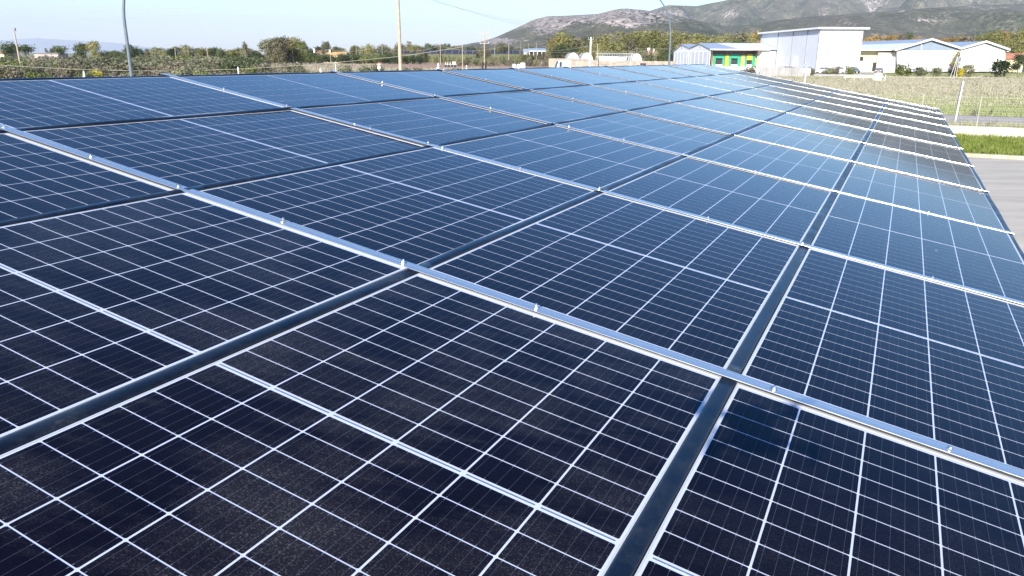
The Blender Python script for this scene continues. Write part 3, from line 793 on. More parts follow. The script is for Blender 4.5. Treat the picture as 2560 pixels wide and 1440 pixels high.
# rounded shrubs along the far side of the meadow
for x, top, w, D, mt, lb in ((1878, 167, 34, 176, L_GREY, 'brownish round shrub below the green loading docks'), (1916, 171, 32, 174, L_OLIVE, 'olive shrub at the corner of the long grey wall'),
                             (1974, 168, 44, 172, L_GREY, 'broad dry shrub in the middle of the long grey wall'), (2030, 171, 26, 172, L_OLIVE, 'shrub half hidden behind the white signboard'),
                             (2078, 170, 34, 172, L_OLIVE, 'grey green shrub in front of the first parked car'), (2094, 166, 20, 173, L_GREY, 'small brown shrub between the two parked cars'),
                             (2130, 166, 26, 172, L_GREEN, 'bright green shrub in front of the small dark car'), (2265, 161, 44, 168, L_GREEN, 'large round green shrub in front of the white warehouse'),
                             (2308, 168, 34, 168, L_OLIVE, 'medium shrub right of the large round green one'), (2350, 170, 30, 168, L_OLIVE, 'low shrub under the warehouse roller door'),
                             (2392, 159, 30, 166, L_GREY, 'dark dry shrub behind the tripod sign'), (2428, 162, 36, 168, L_OLIVE, 'grey green shrub beside the yellow flowering one'),
                             (2508, 151, 54, 166, L_DARK, 'biggest dark green shrub at the right end of the warehouse')):
    bush(x, D, top - 2, w * .92, mt, lb, name='shrub', kind=ROUND_LOW)
bush(2409, 165, 168, 18, L_YEL, 'small bright yellow flowering shrub next to the tripod sign', name='flowering_bush')
bush(2392, 176, 128, 22, leaf_mat('young_yellow_leaves', (.16, .14, .04), (.28, .25, .09), (.40, .36, .15)), 'slender yellow leaved sapling in front of the warehouse', name='sapling', cat='small tree')
# weeds near the site wall
for x, y0, top, w, mt, lb in ((2414, 341, 326, 26, L_DARK, 'dark weed leaning on the low white wall'), (2512, 322, 300, 28, L_GREY, 'dry bush on the roadside verge behind the wire fence'),
                              (2463, 289, 275, 18, L_GREY, 'small reddish dry bush across the road'), (2504, 287, 276, 12, L_OLIVE, 'small blue green weed across the road')):
    g0 = G((x), y0); bush(x, g0.y, top, w, mt, lb, name='weed', kind=SPIKY, cat='weed')

# grasses: nobody could count these
def grass(name, pts, h0, h1, w, mat, seed, blades=6, spread=.12):
    rr = np.random.RandomState(seed); P = np.repeat(np.array(pts, float), blades, 0); n = len(P)
    P = P + np.c_[rr.normal(size=(n, 2)) * spread, np.zeros(n)]
    a = rr.rand(n) * 6.28; hh_ = h0 + (h1 - h0) * rr.rand(n); l = rr.normal(size=(n, 2)) * .35
    t = np.c_[np.cos(a), np.sin(a), np.zeros(n)] * w
    tip = P + np.c_[l * hh_[:, None], hh_]
    v = np.stack([P - t, P + t, tip], 1).reshape(-1, 3); f = np.arange(n * 3).reshape(-1, 3)
    me = bpy.data.meshes.new(name); me.from_pydata(v.tolist(), [], f.tolist()); me.update(); me.materials.append(mat)
    return tag(link(name, me), kind='stuff')
nr = np.random.RandomState(8)
def scatter(n, a0, a1, b0, b1, z=0.0, dens=None):
    a = a0 + (a1 - a0) * nr.rand(n); b = b0 + (b1 - b0) * nr.rand(n)
    x = UD.x * a + VD.x * b; y = UD.y * a + VD.y * b
    return np.c_[x, y, np.full(n, z)]
L_LAWN = leaf_mat('lawn_blades', (.11, .15, .02), (.20, .245, .045), (.32, .36, .09), .4)
L_STRAW = leaf_mat('straw_blades', (.34, .30, .21), (.42, .375, .27), (.50, .455, .335), .3)
L_MEAD = leaf_mat('meadow_blades', (.22, .26, .09), (.29, .32, .12), (.37, .385, .165), .3)
grass('lawn_grass', scatter(9000, -6, 22, 37.95, 46.2, .05), .10, .30, .028, L_LAWN, 1, 6, .10)
grass('verge_grass', scatter(3500, -2, 40, 46.7, 55.0, .01), .12, .45, .03, L_MEAD, 2, 6, .18)
grass('verge_straw', scatter(1500, -2, 40, 46.7, 55.0, .01), .15, .55, .025, L_STRAW, 3, 6, .2)
def scatter_px(n, x0, x1, y0, y1, keep=None):
    out = []
    while len(out) < n:
        x = x0 + (x1 - x0) * nr.rand(); y = y0 + (y1 - y0) * nr.rand()
        if keep and not keep(x, y): continue
        g0 = G(x, y); out.append((g0.x, g0.y, 0))
    return np.array(out)
off_road = lambda x, y: not (54.2 < (G(x, y).x * VD.x + G(x, y).y * VD.y) < 65.2)
grass('meadow_grass', scatter_px(9000, 1880, 2680, 182, 300, lambda x, y: off_road(x, y) and nr.rand() < np.interp(y, [182, 192, 200, 228, 245, 300], [1, 1, .25, .4, 1, 1])), .06, .22, .07, L_MEAD, 4, 5, .3)
pz = scatter_px(9000, 1880, 2680, 189, 268, lambda x, y: off_road(x, y) and nr.rand() < np.interp(y, [189, 197, 232, 250, 268], [.08, .8, .6, .15, .12]))
grass('dry_meadow_grass', pz, .08, .30, .08, L_STRAW, 5, 5, .4)
grass('scrub_grass', np.vstack([scatter_px(7000, -60, 960, 158, 196), scatter_px(1500, 960, 1300, 172, 185)]), .2, .8, .09, L_STRAW, 6, 5, .7)

# ------------------------------------------------------------------ buildings
def sheet_mat(name, c, period=.5, depth=.03, rough=.5, var=.05):
    """painted metal cladding with vertical ribs"""
    m, nt, bs = node_mat(name)
    g = N(nt, 'ShaderNodeNewGeometry'); sx = N(nt, 'ShaderNodeSeparateXYZ'); nt.links.new(g.outputs['Position'], sx.inputs[0])
    s = mth(nt, 'ADD', sx.outputs[0], sx.outputs[1])
    w = mth(nt, 'ABSOLUTE', mth(nt, 'SUBTRACT', mth(nt, 'FRACT', mth(nt, 'DIVIDE', s, period)), .5))
    f = noise(nt, g.outputs['Position'], .35, 5, .65)
    st = N(nt, 'ShaderNodeMapping'); st.inputs['Scale'].default_value = (1.2, 1.2, .12); nt.links.new(g.outputs['Position'], st.inputs[0])
    f2 = noise(nt, st.outputs[0], 1.3, 4, .6)
    k = mth(nt, 'MULTIPLY', f, f2)
    nt.links.new(ramp(nt, k, [(.16, tuple(x * .93 for x in c)), (.27, c), (.4, tuple(min(.9, x * (1 + var)) for x in c))]), bs.inputs['Base Color'])
    bs.inputs['Roughness'].default_value = rough; bump(nt, bs, w, .5, depth)
    return m
M_WHITE = sheet_mat('white_cladding', (.72, .72, .72), 1.0, .03)
M_GREYC = sheet_mat('grey_and_shaded_cladding', (.64, .65, .68), .9, .02, .55, .03)  # grey cladding, also the painted shade of the tall warehouse side
M_PLASTER = plain('white_plaster', (.74, .73, .70), .85, 0, .06, .4)
M_CREAM = plain('cream_plaster', (.66, .60, .36), .85, 0, .08, .5)
M_ROOFB = sheet_mat('blue_grey_roofing', (.33, .37, .43), .6, .05, .45)
M_ROOFW = sheet_mat('white_roofing', (.70, .71, .72), .6, .05, .45)
M_FASC = plain('white_fascia', (.74, .74, .73), .6, 0, .05, 1)
M_SHADE = plain('soffit_shade_and_bracket', (.12, .10, .10), .8, 0, .2, .6)  # shade under the roof overhang painted in; the bracket is simply dark
M_CONC = plain('grey_concrete_wall', (.33, .32, .31), .9, 0, .16, .5, c2=(.24, .225, .215))
M_WALLW = plain('weathered_white_wall', (.50, .47, .39), .9, 0, .12, .7, c2=(.34, .30, .23))
M_STONE = plain('cream_block_wall', (.36, .31, .24), .9, 0, .2, .9, c2=(.24, .20, .15))
M_TILE = plain('orange_roof_tiles', (.44, .18, .09), .85, 0, .2, .8, c2=(.32, .14, .09))
M_TILE2 = plain('ochre_roof_tiles', (.52, .33, .14), .85, 0, .2, .8, c2=(.40, .23, .10))
M_TILER = plain('brown_red_roof_tiles', (.30, .13, .09), .85, 0, .2, .8)
M_GREEN = plain('green_dock_cushion', (.02, .30, .19), .6, 0, .2, 1.5)
M_YELL = plain('yellow_dock_cushion', (.72, .50, .03), .6, 0, .15, 1.5)
M_ORNG = plain('orange_dock_cushion', (.70, .40, .10), .6, 0, .15, 1.5)
M_DOOR = plain('dark_opening', (.035, .03, .032), .8)
M_PIPE = plain('grey_downpipe', (.22, .22, .235), .6)
M_GLASSB = plain('blue_gable_glazing', (.22, .27, .33), .3, 0, .12, .5)
M_LILAC = plain('lilac_grey_plinth', (.34, .36, .46), .8, 0, .08, 1)
M_PALEB = plain('pale_blue_door', (.45, .55, .62), .6, 0, .08, 1)
M_WINDOW = plain('dark_window_glass', (.05, .06, .075), .15)
M_CARGL = plain('car_glass', (.16, .18, .20), .12)
M_TYRE = plain('black_tyre', (.02, .02, .02), .8)
M_LAMPP = plain('grey_blue_lamp_paint', (.115, .145, .165), .45, 0, .12, 8)
M_WOODP = plain('pale_concrete_pole', (.43, .36, .26), .9, 0, .14, 2.0, c2=(.33, .275, .20))
M_CABLE = plain('pale_cable', (.36, .34, .25), .7)
M_CABLED = plain('grey_power_line', (.36, .38, .40), .7)
M_WHITEP = plain('white_paint', (.78, .78, .77), .5, 0, .04, 2)
M_PVC = plain('greyed_plastic_film', (.40, .36, .33), .6, 0, .18, .8)
M_SOLARF = plain('far_solar_roof', (.045, .047, .062), .85, 0, .3, .3, spec=.1)
M_REDP = plain('dark_red_paint', (.20, .025, .03), .4)
M_SIGNR = plain('red_sign_border', (.55, .03, .03), .5)
M_RUST = plain('weathered_metal', (.28, .25, .24), .7, .3, .2, 3)

def part_box(nm, x0, x1, y0, y1, z0, z1, mat, parent):
    m = MB(); m.box(min(x0, x1), max(x0, x1), min(y0, y1), max(y0, y1), z0, z1); return m.build(nm, mat, parent)

# --- tall white warehouse
tw = thing('tall_warehouse', 'tall box shaped white warehouse with a flat roof, highest building in view', 'warehouse')
X0, X1, Y0, Y1 = gx(2044, 208), gx(2151, 208), 208, 257; ZT = zy(2090, 72.5, 208)
part_box('side_wall', X0, X0 + .3, Y0 + .3, Y1, 0, ZT, M_GREYC, tw)  # side turned from the sun, its shade painted as greyer cladding
fw_ = part_box('front_wall', X0, X1, Y0, Y0 + .3, 0, ZT, M_WHITE, tw)
part_box('back_wall', X0 + .3, X1 - .3, Y1 - .3, Y1, 0, ZT, M_WHITE, tw); part_box('far_side_wall', X1 - .3, X1, Y0 + .3, Y1, 0, ZT, M_WHITE, tw)
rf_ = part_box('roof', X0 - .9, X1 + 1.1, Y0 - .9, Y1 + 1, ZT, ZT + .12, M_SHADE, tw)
part_box('fascia', X0 - .95, X1 + 1.15, Y0 - .95, Y0 - .89, ZT - .05, ZT + .42, M_FASC, rf_)
part_box('fascia', X0 - .95, X0 - .89, Y0 - .89, Y1 + 1, ZT - .05, ZT + .42, M_FASC, rf_)
for yy in (Y0 + .02, 216.5, 227.6, 240.2, Y1 - .2):
    part_box('downpipe', X0 - .16, X0 - .005, yy, yy + .17, .2, ZT - .02, M_PIPE, tw)
part_box('downpipe', X1 - .2, X1 - .05, Y0 - .16, Y0 - .005, .2, ZT - .02, plain('pink_grey_pipe', (.50, .38, .38), .6), tw)
vx = gx(2109, 208); part_box('louvre', vx, vx + .95, Y0 - .07, Y0 - .003, zy(2113, 165, 208), zy(2113, 152, 208), plain('louvre_grey', (.42, .42, .42), .7), fw_)
part_box('plinth', X0 - .06, X0 - .002, Y0 + .4, Y1 - .3, 0, .9, M_CONC, tw)
wv = gx(2016, 208)
part_box('door', X0 - .05, X0 - .002, 222, 226, 0, 4.2, M_WHITE, tw)

# --- long grey wall in front of it
bw = thing('boundary_wall', 'long grey concrete wall below the tall white warehouse', 'wall')
xa, xb = gx(1900, 165), gx(2036, 163)
for i in range(8):
    a = xa + (xb - xa) * i / 8; b = xa + (xb - xa) * (i + 1) / 8
    part_box('wall_panel', a + .02, b - .02, 164, 164.22, 0, 1.92 - .03 * i, M_CONC, bw)
cw = thing('curb_wall', 'very low grey wall under the parked cars', 'wall'); part_box('wall', gx(2040, 168), gx(2205, 168), 168, 168.25, 0, .42, M_CONC, cw)

# --- loading dock hall
ld = thing('loading_hall', 'low white hall with twin gables and three green and yellow loading docks', 'warehouse')
def hall_profile(pts, x0, x1): m = MB(); m.prism([(x0, y, z) for y, z in pts], (x1 - x0, 0, 0)); return m
def slab(p0, p1, x0, x1, th=.14):
    m = MB(); m.prism([(x0, p0[0], p0[1]), (x0, p1[0], p1[1]), (x0, p1[0], p1[1] - th), (x0, p0[0], p0[1] - th)], (x1 - x0, 0, 0)); return m
XH = gx(1777, 240.0); YE = 240.0
ydep = lambda x: XH * F / ((x - 1280) * .957)
YR1, YV, YR2, YB = ydep(1745.5), ydep(1720.5), ydep(1701), ydep(1681)
ZE, ZR, ZV, ZR2, ZB = zy(1777, 122.5, YE), zy(1745, 107.5, YR1), zy(1720, 119.3, YV), zy(1701, 110, YR2), zy(1681, 128.5, YB)
XE = X0 - .25
gw = fix(hall_profile([(YE, 0), (YE, ZE - .15), (YR1, ZR - .15), (YV, ZV - .15), (YV, 0)], XH, XH + .3).build('gable_wall', M_PLASTER, ld))
gw2 = fix(hall_profile([(YV, 0), (YV, ZV - .15), (YR2, ZR2 - .15), (YB, ZB - .15), (YB, 0)], XH, XH + .3).build('gable_wall', M_PLASTER, ld))
ZC = zy(1777, 129, YE) 
for (a, b, q) in ((YE + .5, YV - .4, gw), (YV + .4, YB - .5, gw2)):
    part_box('corrugated_cladding', XH - .15, XH - .01, a, b, 0, ZC, M_GREYC, q)
    for k in range(5):
        yy = a + (b - a) * (k + .5) / 5; part_box('rib', XH - .22, XH - .155, yy, yy + .12, 0, ZC, M_GREYC, q)
    part_box('vent', XH - .07, XH - .01, (a + b) / 2 - .35, (a + b) / 2 + .35, 6.35, 7.15, M_PIPE, q)
for p0, p1, mt in (((YE - .4, ZE), (YR1, ZR), M_ROOFB), ((YR1, ZR), (YV, ZV), M_ROOFB), ((YV, ZV), (YR2, ZR2), M_ROOFB), ((YR2, ZR2), (YB + .4, ZB), M_ROOFB)):
    fix(slab(p0, p1, XH - .4, XE).build('roof', mt, ld))
xr = gx(1833, 240)
m = MB(); m.prism([(xr + 1.5, YE - .38, ZE + .012), (XE, YE - .38, ZE + .012), (XE, YR1 - .1, ZR + .012), (xr - 1.6, YR1 - .1, ZR + .012)], (0, 0, .02)); fix(m.build('white_roof_sheets', M_ROOFW, ld))
part_box('eaves_fascia', XH - .4, XE - 2, YE - .50, YE - .42, ZE - .32, ZE + .05, plain('grey_fascia', (.52, .51, .48), .7), ld)
part_box('corner_post', XH, XH + .35, YE, YE + .3, 0, ZE - .2, M_FASC, ld)
dw = part_box('dock_wall', XH + .3, XE - 2, 244, 244.3, 0, 6.2, plain('brown_grey_dock_wall', (.21, .17, .165), .9, 0, .15, .5), ld)
for k in range(4):
    xx = XH + .5 + k * 5.1; part_box('column', xx, xx + .3, 243.6, 243.97, 0, 6.0, M_PIPE, ld)
part_box('dock_apron', XH + .3, XE - 2, 240.5, 244, 0, .9, M_FASC, ld)
def dz(y): return zy(1830, y, 243.2)
for (xa_, xb_, xo0, xo1, hy, top) in ((1784, 1812, 1790, 1807, 146, M_GREEN), (1823, 1852, 1829, 1845, 146, M_GREEN), (1863, 1889, 1868, 1881, 150, M_YELL)):
    dk = thing('loading_dock', None, None); dk.parent = ld
    g_ = lambda x: gx(x, 243.2)
    part_box('side_pad', g_(xa_), g_(xo0), 243.0, 243.9, .9, dz(136.2), M_GREEN, dk)
    part_box('side_pad', g_(xo1), g_(xb_), 243.0, 243.9, .9, dz(136.2), M_GREEN, dk)
    part_box('head_pad', g_(xo0) + .005, g_(xo1) - .005, 243.0, 243.9, dz(hy), dz(135.8), top, dk)
    part_box('opening', g_(xo0) + .01, g_(xo1) - .01, 243.7, 243.95, .9, dz(hy) - .01, M_DOOR, dk)
    part_box('leveller', g_(xo0), g_(xo1), 242.8, 243.6, .3, dz(161.5), M_WHITEP, dk)
for (xa_, xb_, mt) in ((1777, 1783.6, M_ORNG), (1814, 1822.6, M_YELL), (1853.5, 1862.5, M_ORNG), (1889.5, 1893, M_YELL)):
    part_box('yellow_pad', gx(xa_, 243.2), gx(xb_, 243.2), 243.1, 243.95, .9, dz(137), mt, ld)
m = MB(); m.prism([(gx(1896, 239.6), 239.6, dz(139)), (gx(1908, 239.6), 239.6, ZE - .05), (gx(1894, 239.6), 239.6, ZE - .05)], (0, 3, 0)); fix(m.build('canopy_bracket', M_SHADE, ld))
part_box('end_wall', gx(1896, 240), XE, 240.6, 240.9, 0, 5.6, M_PLASTER, ld)

# --- big warehouse on the right
bwh = thing('gabled_warehouse', 'long white warehouse with two gables, the larger one glazed blue', 'warehouse')
D = 213.0
def P2(x, y, d=D): q = at(x, y, d); return (q.x, q.y, q.z)
def face(pts, mat, nm, d=D, th=.3, parent=bwh):
    m = MB(); m.prism([P2(x, y, d) for x, y in pts], (0, th, 0)); return fix(m.build(nm, mat, parent))
zg = 143 + 4 * F / D
w1 = face([(2243, zg), (2243, 126), (2397.7, 126), (2397.7, zg)], M_PLASTER, 'front_wall')
gl = face([(2245, 125.8), (2325, 100.5), (2396, 123.5), (2397.7, 125.8)], M_GLASSB, 'gable_glazing')
face([(2303, 125.6), (2303, 107), (2305, 106.5), (2305, 125.6)], M_FASC, 'mullion', D - .08, .07, gl)
face([(2398, zg), (2398, 123.5), (2460, 106.5), (2513, 124.5), (2513, zg)], M_PLASTER, 'front_wall')
def roofslab(pA, pB, nm, mat, y0=D - .9, y1=286, th=.22):
    a = P2(*pA); b = P2(*pB); m = MB(); m.prism([(a[0], y0, a[2]), (b[0], y0, b[2]), (b[0], y0, b[2] + th), (a[0], y0, a[2] + th)], (0, y1 - y0, 0)); return fix(m.build(nm, mat, bwh))
def roof2(pA, pB):
    r = roofslab(pA, pB, 'roof', M_ROOFB, th=.18)
    a = P2(*pA); b = P2(*pB); m = MB(); m.prism([(a[0], D - 1.0, a[2] - .12), (b[0], D - 1.0, b[2] - .12), (b[0], D - 1.0, b[2] + .34), (a[0], D - 1.0, a[2] + .34)], (0, .095, 0)); fix(m.build('verge', M_FASC, r)); return r
roof2((2233, 126.5), (2325, 99.2)); roof2((2325.2, 99.2), (2398, 122)); roof2((2398.2, 122), (2460, 104.8)); roof2((2460.2, 104.8), (2520, 125.4))
# white strip of sheets low on the left slope
e0 = P2(2233, 126.5); e1 = P2(2325, 99.2); k_ = .62
m = MB(); m.prism([(e0[0] + .02, D - .85, e0[2] + .20), (e0[0] + (e1[0] - e0[0]) * k_, D - .85, e0[2] + (e1[2] - e0[2]) * k_ + .20), (e0[0] + (e1[0] - e0[0]) * k_, 285.9, e0[2] + (e1[2] - e0[2]) * k_ + .20), (e0[0] + .02, 285.9, e0[2] + .20)], (0, 0, .02))
fix(m.build('white_roof_sheets', M_ROOFW, bwh))
part_box('side_wall', gx(2243, 214), gx(2243, 214) + .3, 217, 286, 0, 5.6, M_CREAM, bwh)
def wallpiece(x0, x1, y0, y1, mt, nm, d, th=.09, par=bwh):
    return part_box(nm, gx(x0, d), gx(x1, d), d, d + th, max(0, zy(x0, y1, d)), zy(x0, y0, d), mt, par)
sw = wallpiece(2140, 2243, 126, 190, M_CREAM, 'cream_wall', 216.6, .3)
wallpiece(2196, 2243, 130.5, 190, M_PLASTER, 'white_bay', 215.3, .4)
wallpiece(2146, 2159.5, 141.5, 152, M_DOOR, 'doorway', 216.5, .09, sw); wallpiece(2165.5, 2177, 141, 147.5, plain('dusty_window', (.36, .36, .29), .4), 'window', 216.5, .09, sw)
wallpiece(2148, 2184, 165, 178, M_PALEB, 'blue_dado', 216.5, .09, sw); wallpiece(2185.5, 2194.5, 156, 178, M_DOOR, 'shadow_panel', 216.45, .09, sw)  # the black piece is a wall shadow built as a dark panel
wallpiece(2211, 2213, 158, 170, M_PIPE, 'pipe', 215.15, .1)
wallpiece(2222, 2231, 130.8, 132.2, M_YELL, 'notice_strip', 215.2, .09)
e_ = part_box('eaves_roof', gx(2140, 214), gx(2243, 214), 214.2, 219, zy(2200, 125.5, 214), zy(2200, 124.3, 214), M_FASC, bwh); part_box('fascia', gx(2140, 214), gx(2243, 214), 214.05, 214.19, zy(2200, 126.2, 214), zy(2200, 124, 214), M_FASC, e_)
for (a, b, y0, y1, mt, nm) in ((2282, 2296, 168.5, 178, M_LILAC, 'plinth'), (2314, 2326, 168.5, 178, M_LILAC, 'plinth'), (2361, 2378, 168.5, 178, M_LILAC, 'plinth'), (2446, 2482, 170.5, 178, M_LILAC, 'plinth'),
                               (2332, 2354, 142, 178, M_WHITEP, 'roller_door'), (2330.5, 2331.7, 141, 178, M_PIPE, 'door_frame'), (2332, 2354, 140.6, 141.7, M_PIPE, 'door_frame'), (2269, 2272.5, 154, 163, M_PIPE, 'window'), (2290, 2297, 157, 176, M_GREYC, 'door'), (2301, 2304, 157, 170, M_GREYC, 'cabinet')):
    face([(a, y1), (a, y0), (b, y0), (b, y1)], mt, nm, D - .10, .095, w1)
face([(2518, 130), (2518, 128), (2521.5, 128), (2521.5, 130)], M_WHITEP, 'siren', D - .4, .3)
part_box('end_wall', P2(2513, 130)[0] - .3, P2(2513, 130)[0], 213.3, 286, 0, 5.8, M_PLASTER, bwh)

# --- small houses
def house(name, label, x0, x1, y_eave, y_ridge, Dh, wallm, roofm, depth=9.0, hip=.0, chimney=None, base=0.0, cat='house', openings=True):
    h = thing(name, label, cat, (0, 0, 0))
    a, b = gx(x0, Dh), gx(x1, Dh); ze = zy((x0 + x1) / 2, y_eave, Dh); zr = zy((x0 + x1) / 2, y_ridge, Dh + depth / 2)
    w_ = part_box('wall', a + .3, b - .3, Dh + .3, Dh + depth - .3, base, ze, wallm, h)
    m = MB(); i = (b - a) * hip
    vs = [(a, Dh, ze), (b, Dh, ze), (b, Dh + depth, ze), (a, Dh + depth, ze), (a + i, Dh + depth / 2, zr), (b - i, Dh + depth / 2, zr)]
    m.add(vs, [(0, 1, 5, 4), (2, 3, 4, 5), (1, 2, 5), (3, 0, 4), (3, 2, 1, 0)]); r = fix(m.build('roof', roofm, h))
    if chimney:
        cx = gx(chimney, Dh + depth * .3); part_box('chimney', cx - .35, cx + .35, Dh + depth * .3, Dh + depth * .3 + .7, ze, zr + .9, wallm, r)
    if openings:
        n = max(1, int((b - a) / 4))
        for k in range(n):
            xx = a + (b - a) * (k + .5) / n
            part_box('window' if k % 2 == 0 else 'door', xx - .5, xx + .5, Dh + .24, Dh + .299, max(base, ze - 2.1) if k % 2 == 0 else base, ze - .9, M_WINDOW, w_)
    return h
house('farmhouse', 'farmhouse with a bright orange hipped roof and a white chimney', 782, 822, 134, 127, 372, M_PLASTER, M_TILE, 11, .28, 786)
house('farmhouse', 'farmhouse with an ochre gabled roof beside the orange hipped one', 811, 866, 138.5, 129.5, 358, M_CREAM, M_TILE2, 10, .06, 825)
house('farmhouse', 'small farm building with a faded orange roof right of the palm', 702, 744, 135, 129.5, 372, M_PLASTER, M_TILE2, 9, .12, 716)
house('farmhouse', 'long low white house behind the scrub between the round pines', 82, 146, 134.5, 132, 330, plain('dull_rose_plaster', (.42, .35, .31), .9), M_STONE, 8, .02, None)
house('farmhouse', 'orange roofed house at the far left edge', -30, 11, 134.5, 128, 330, M_CREAM, M_TILE, 10, .2, None)
house('cottage', 'red brown roofed cottage at the edge of the wood beside the curved lamp post', 1612, 1652, 139, 127, 320, M_STONE, M_TILER, 10, .1, 1634)
house('cottage', 'small cream cottage with an orange tiled roof right of the big warehouse', 2504, 2590, 149, 133, 226, M_CREAM, M_TILE, 10, .05, None)
house('farm_shed', 'white farm building with a blue grey roof and an open porch on posts', 1308, 1322, 131, 122.5, 395, M_PLASTER, M_ROOFB, 12, .0, None, openings=False)
pc = thing('open_shed', 'open sided shed with a thin blue grey roof on white posts', 'shed'); a, b = gx(1322, 396), gx(1366, 396)
m = MB(); m.prism([(a, 395, zy(1340, 128, 395)), (a, 409, zy(1340, 122, 409)), (a, 409, zy(1340, 122, 409) + .25), (a, 395, zy(1340, 128, 395) + .25)], (b - a, 0, 0)); fix(m.build('roof', M_ROOFB, pc))
part_box('eaves_board', a, b, 394.8, 394.97, zy(1340, 128.8, 395), zy(1340, 127.4, 395), M_WHITEP, pc)
for k in range(5): xx = a + .3 + (b - a - .6) * k / 4; part_box('post', xx - .12, xx + .12, 395.2, 395.45, 0, zy(1340, 128.6, 395), M_WHITEP, pc)
part_box('back_wall', a, b, 400.5, 400.8, 0, zy(1340, 129, 400), plain('dim_brown_wall', (.22, .16, .13), .9), pc)

# --- far solar roofs
M_SKIRT = plain('olive_gap_screen', (.10, .11, .06), .9, 0, .3, .5)
def solar_roof(x0, x1, yb, yt, Dh, label):
    s = thing('solar_roof', label, 'solar array'); a, b = gx(x0, Dh), gx(x1, Dh); z0 = zy(x0, yb, Dh); z1 = zy(x0, yt, Dh + 9)
    m = MB(); m.prism([(a, Dh, z0), (a, Dh + 9, z1), (a, Dh + 9, z1 - .2), (a, Dh, z0 - .2)], (b - a, 0, 0)); sf = fix(m.build('panels', M_SOLARF, s))
    n = int((b - a) / 3.2)
    for k in range(n):
        xx = a + (b - a) * (k + .5) / n
        m = MB(); m.bar((xx, Dh + .1, z0 + .05), (xx, Dh + 8.9, z1 + .05), .12, .10); m.build('gap_strip', M_LILAC, sf)
    part_box('gap_screen', a, b, Dh + .2, Dh + .28, 0, z0 - .25, M_SKIRT, s)  # added screen closing the bright gaps where trees and hedge stand
    for k in range(0, n, 2):
        xx = a + (b - a) * (k + .5) / n; part_box('post', xx - .12, xx + .12, Dh + .3, Dh + .55, 0, z0 - .1, M_GALV, s)
        part_box('post', xx - .12, xx + .12, Dh + 8.4, Dh + 8.65, 0, z1 - .5, M_GALV, s)
solar_roof(925, 990, 134, 128.5, 425, 'dark blue solar roof left of the thick concrete pole')
solar_roof(1000, 1098, 133, 124.5, 428, 'long dark blue solar roof directly right of the thick concrete pole')
solar_roof(1103, 1190, 134, 124.5, 432, 'dark blue solar roof between the two slim poles')
solar_roof(1228, 1306, 134, 125.5, 436, 'dark blue solar roof left of the white farm building')

# --- cream block wall with polytunnels behind
cb_ = thing('block_wall', 'cream block wall in front of the polytunnels', 'wall')
part_box('wall', gx(1372, 240), gx(1470, 240), 240, 240.3, 0, zy(1400, 147.6, 240), M_STONE, cb_); part_box('coping', gx(1372, 240) - .05, gx(1470, 240), 239.9, 240.4, zy(1400, 147.6, 240), zy(1400, 147, 240) + .05, M_WALLW, cb_)
part_box('wall', gx(1470, 240), gx(1690, 240), 240.02, 240.32, 0, zy(1500, 152.2, 240), M_STONE, cb_)
part_box('railing', gx(1420, 240), gx(1575, 240), 239.95, 240.0, zy(1500, 151.8, 240), zy(1500, 150.2, 240), M_PIPE, cb_)
def tunnel(x0, x1, ytop, Dh, label, L=16):
    t = thing('polytunnel', label, 'greenhouse'); a, b = gx(x0, Dh), gx(x1, Dh); c = (a + b) / 2; r = (b - a) / 2; zt = zy(x0, ytop, Dh); n = 12
    arc = [(c - r * math.cos(math.pi * i / n), math.sin(math.pi * i / n) ** .8 * (zt - .8) + .8) for i in range(n + 1)]
    pts = [(x, Dh, z) for x, z in arc] + [(b, Dh, 0), (a, Dh, 0)]
    m = MB(); m.prism(pts, (0, L, 0)); fix(m.build('cover', M_PVC, t))
    m = MB(); m.tube([(x, Dh - .06, z) for x, z in arc], .07, 6); m.build('end_hoop', M_WHITEP, t)
tunnel(1418, 1449, 132, 250, 'left one of the two pale polytunnels with round ends')
tunnel(1452, 1484, 132, 250, 'right one of the two pale polytunnels, behind the pole with insulators')
gf = thing('tunnel_frame', 'long bare hoop frame of an uncovered tunnel beside the polytunnels', 'greenhouse')
a, b = gx(1490, 252), gx(1586, 252)
for k in range(17):
    xx = a + (b - a) * k / 16
    m = MB(); m.tube([(xx + .9 * math.sin(math.pi * i / 10), 252 + 2.6 - 2.6 * math.cos(math.pi * i / 10), .3 + 4.3 * math.sin(math.pi * i / 10) ** .8) for i in range(11)], .045, 4); m.build('hoop', M_WHITEP, gf)
for zz, yy in ((4.55, 254.6), (3.6, 252.6)):
    m = MB(); m.tube([(a, yy, zz), (b + .9, yy, zz)], .05, 4); m.build('ridge_pipe', M_WHITEP, gf)
for (x0, x1, y0, y1) in ((1498, 1546, 141.5, 151), (1546, 1566, 143, 150)):
    part_box('white_film', gx(x0, 251.5), gx(x1, 251.5), 251.4, 251.7, .5, zy(x0, y0, 251.5), M_WHITEP, gf)
tunnel(1580, 1606, 134, 262, 'small brownish arched tunnel at the right end of the hoop frame', 8)
sd = thing('round_tank', 'small white round tank on a pole above the red brown cottage', 'water tank')
m = MB(); c_ = at(1622, 123.5, 312); m.tube([(c_.x, 312, 0), (c_.x, 312, c_.z - .5)], .14, 6); m.build('pole', M_FASC, sd)
m = MB(); m.tube([c_ + Vector((0, 0, z)) for z in (-.62, -.5, -.2, .2, .5, .62)], [.15, .45, .62, .62, .45, .15], 12); m.build('tank', M_WHITEP, sd, True)

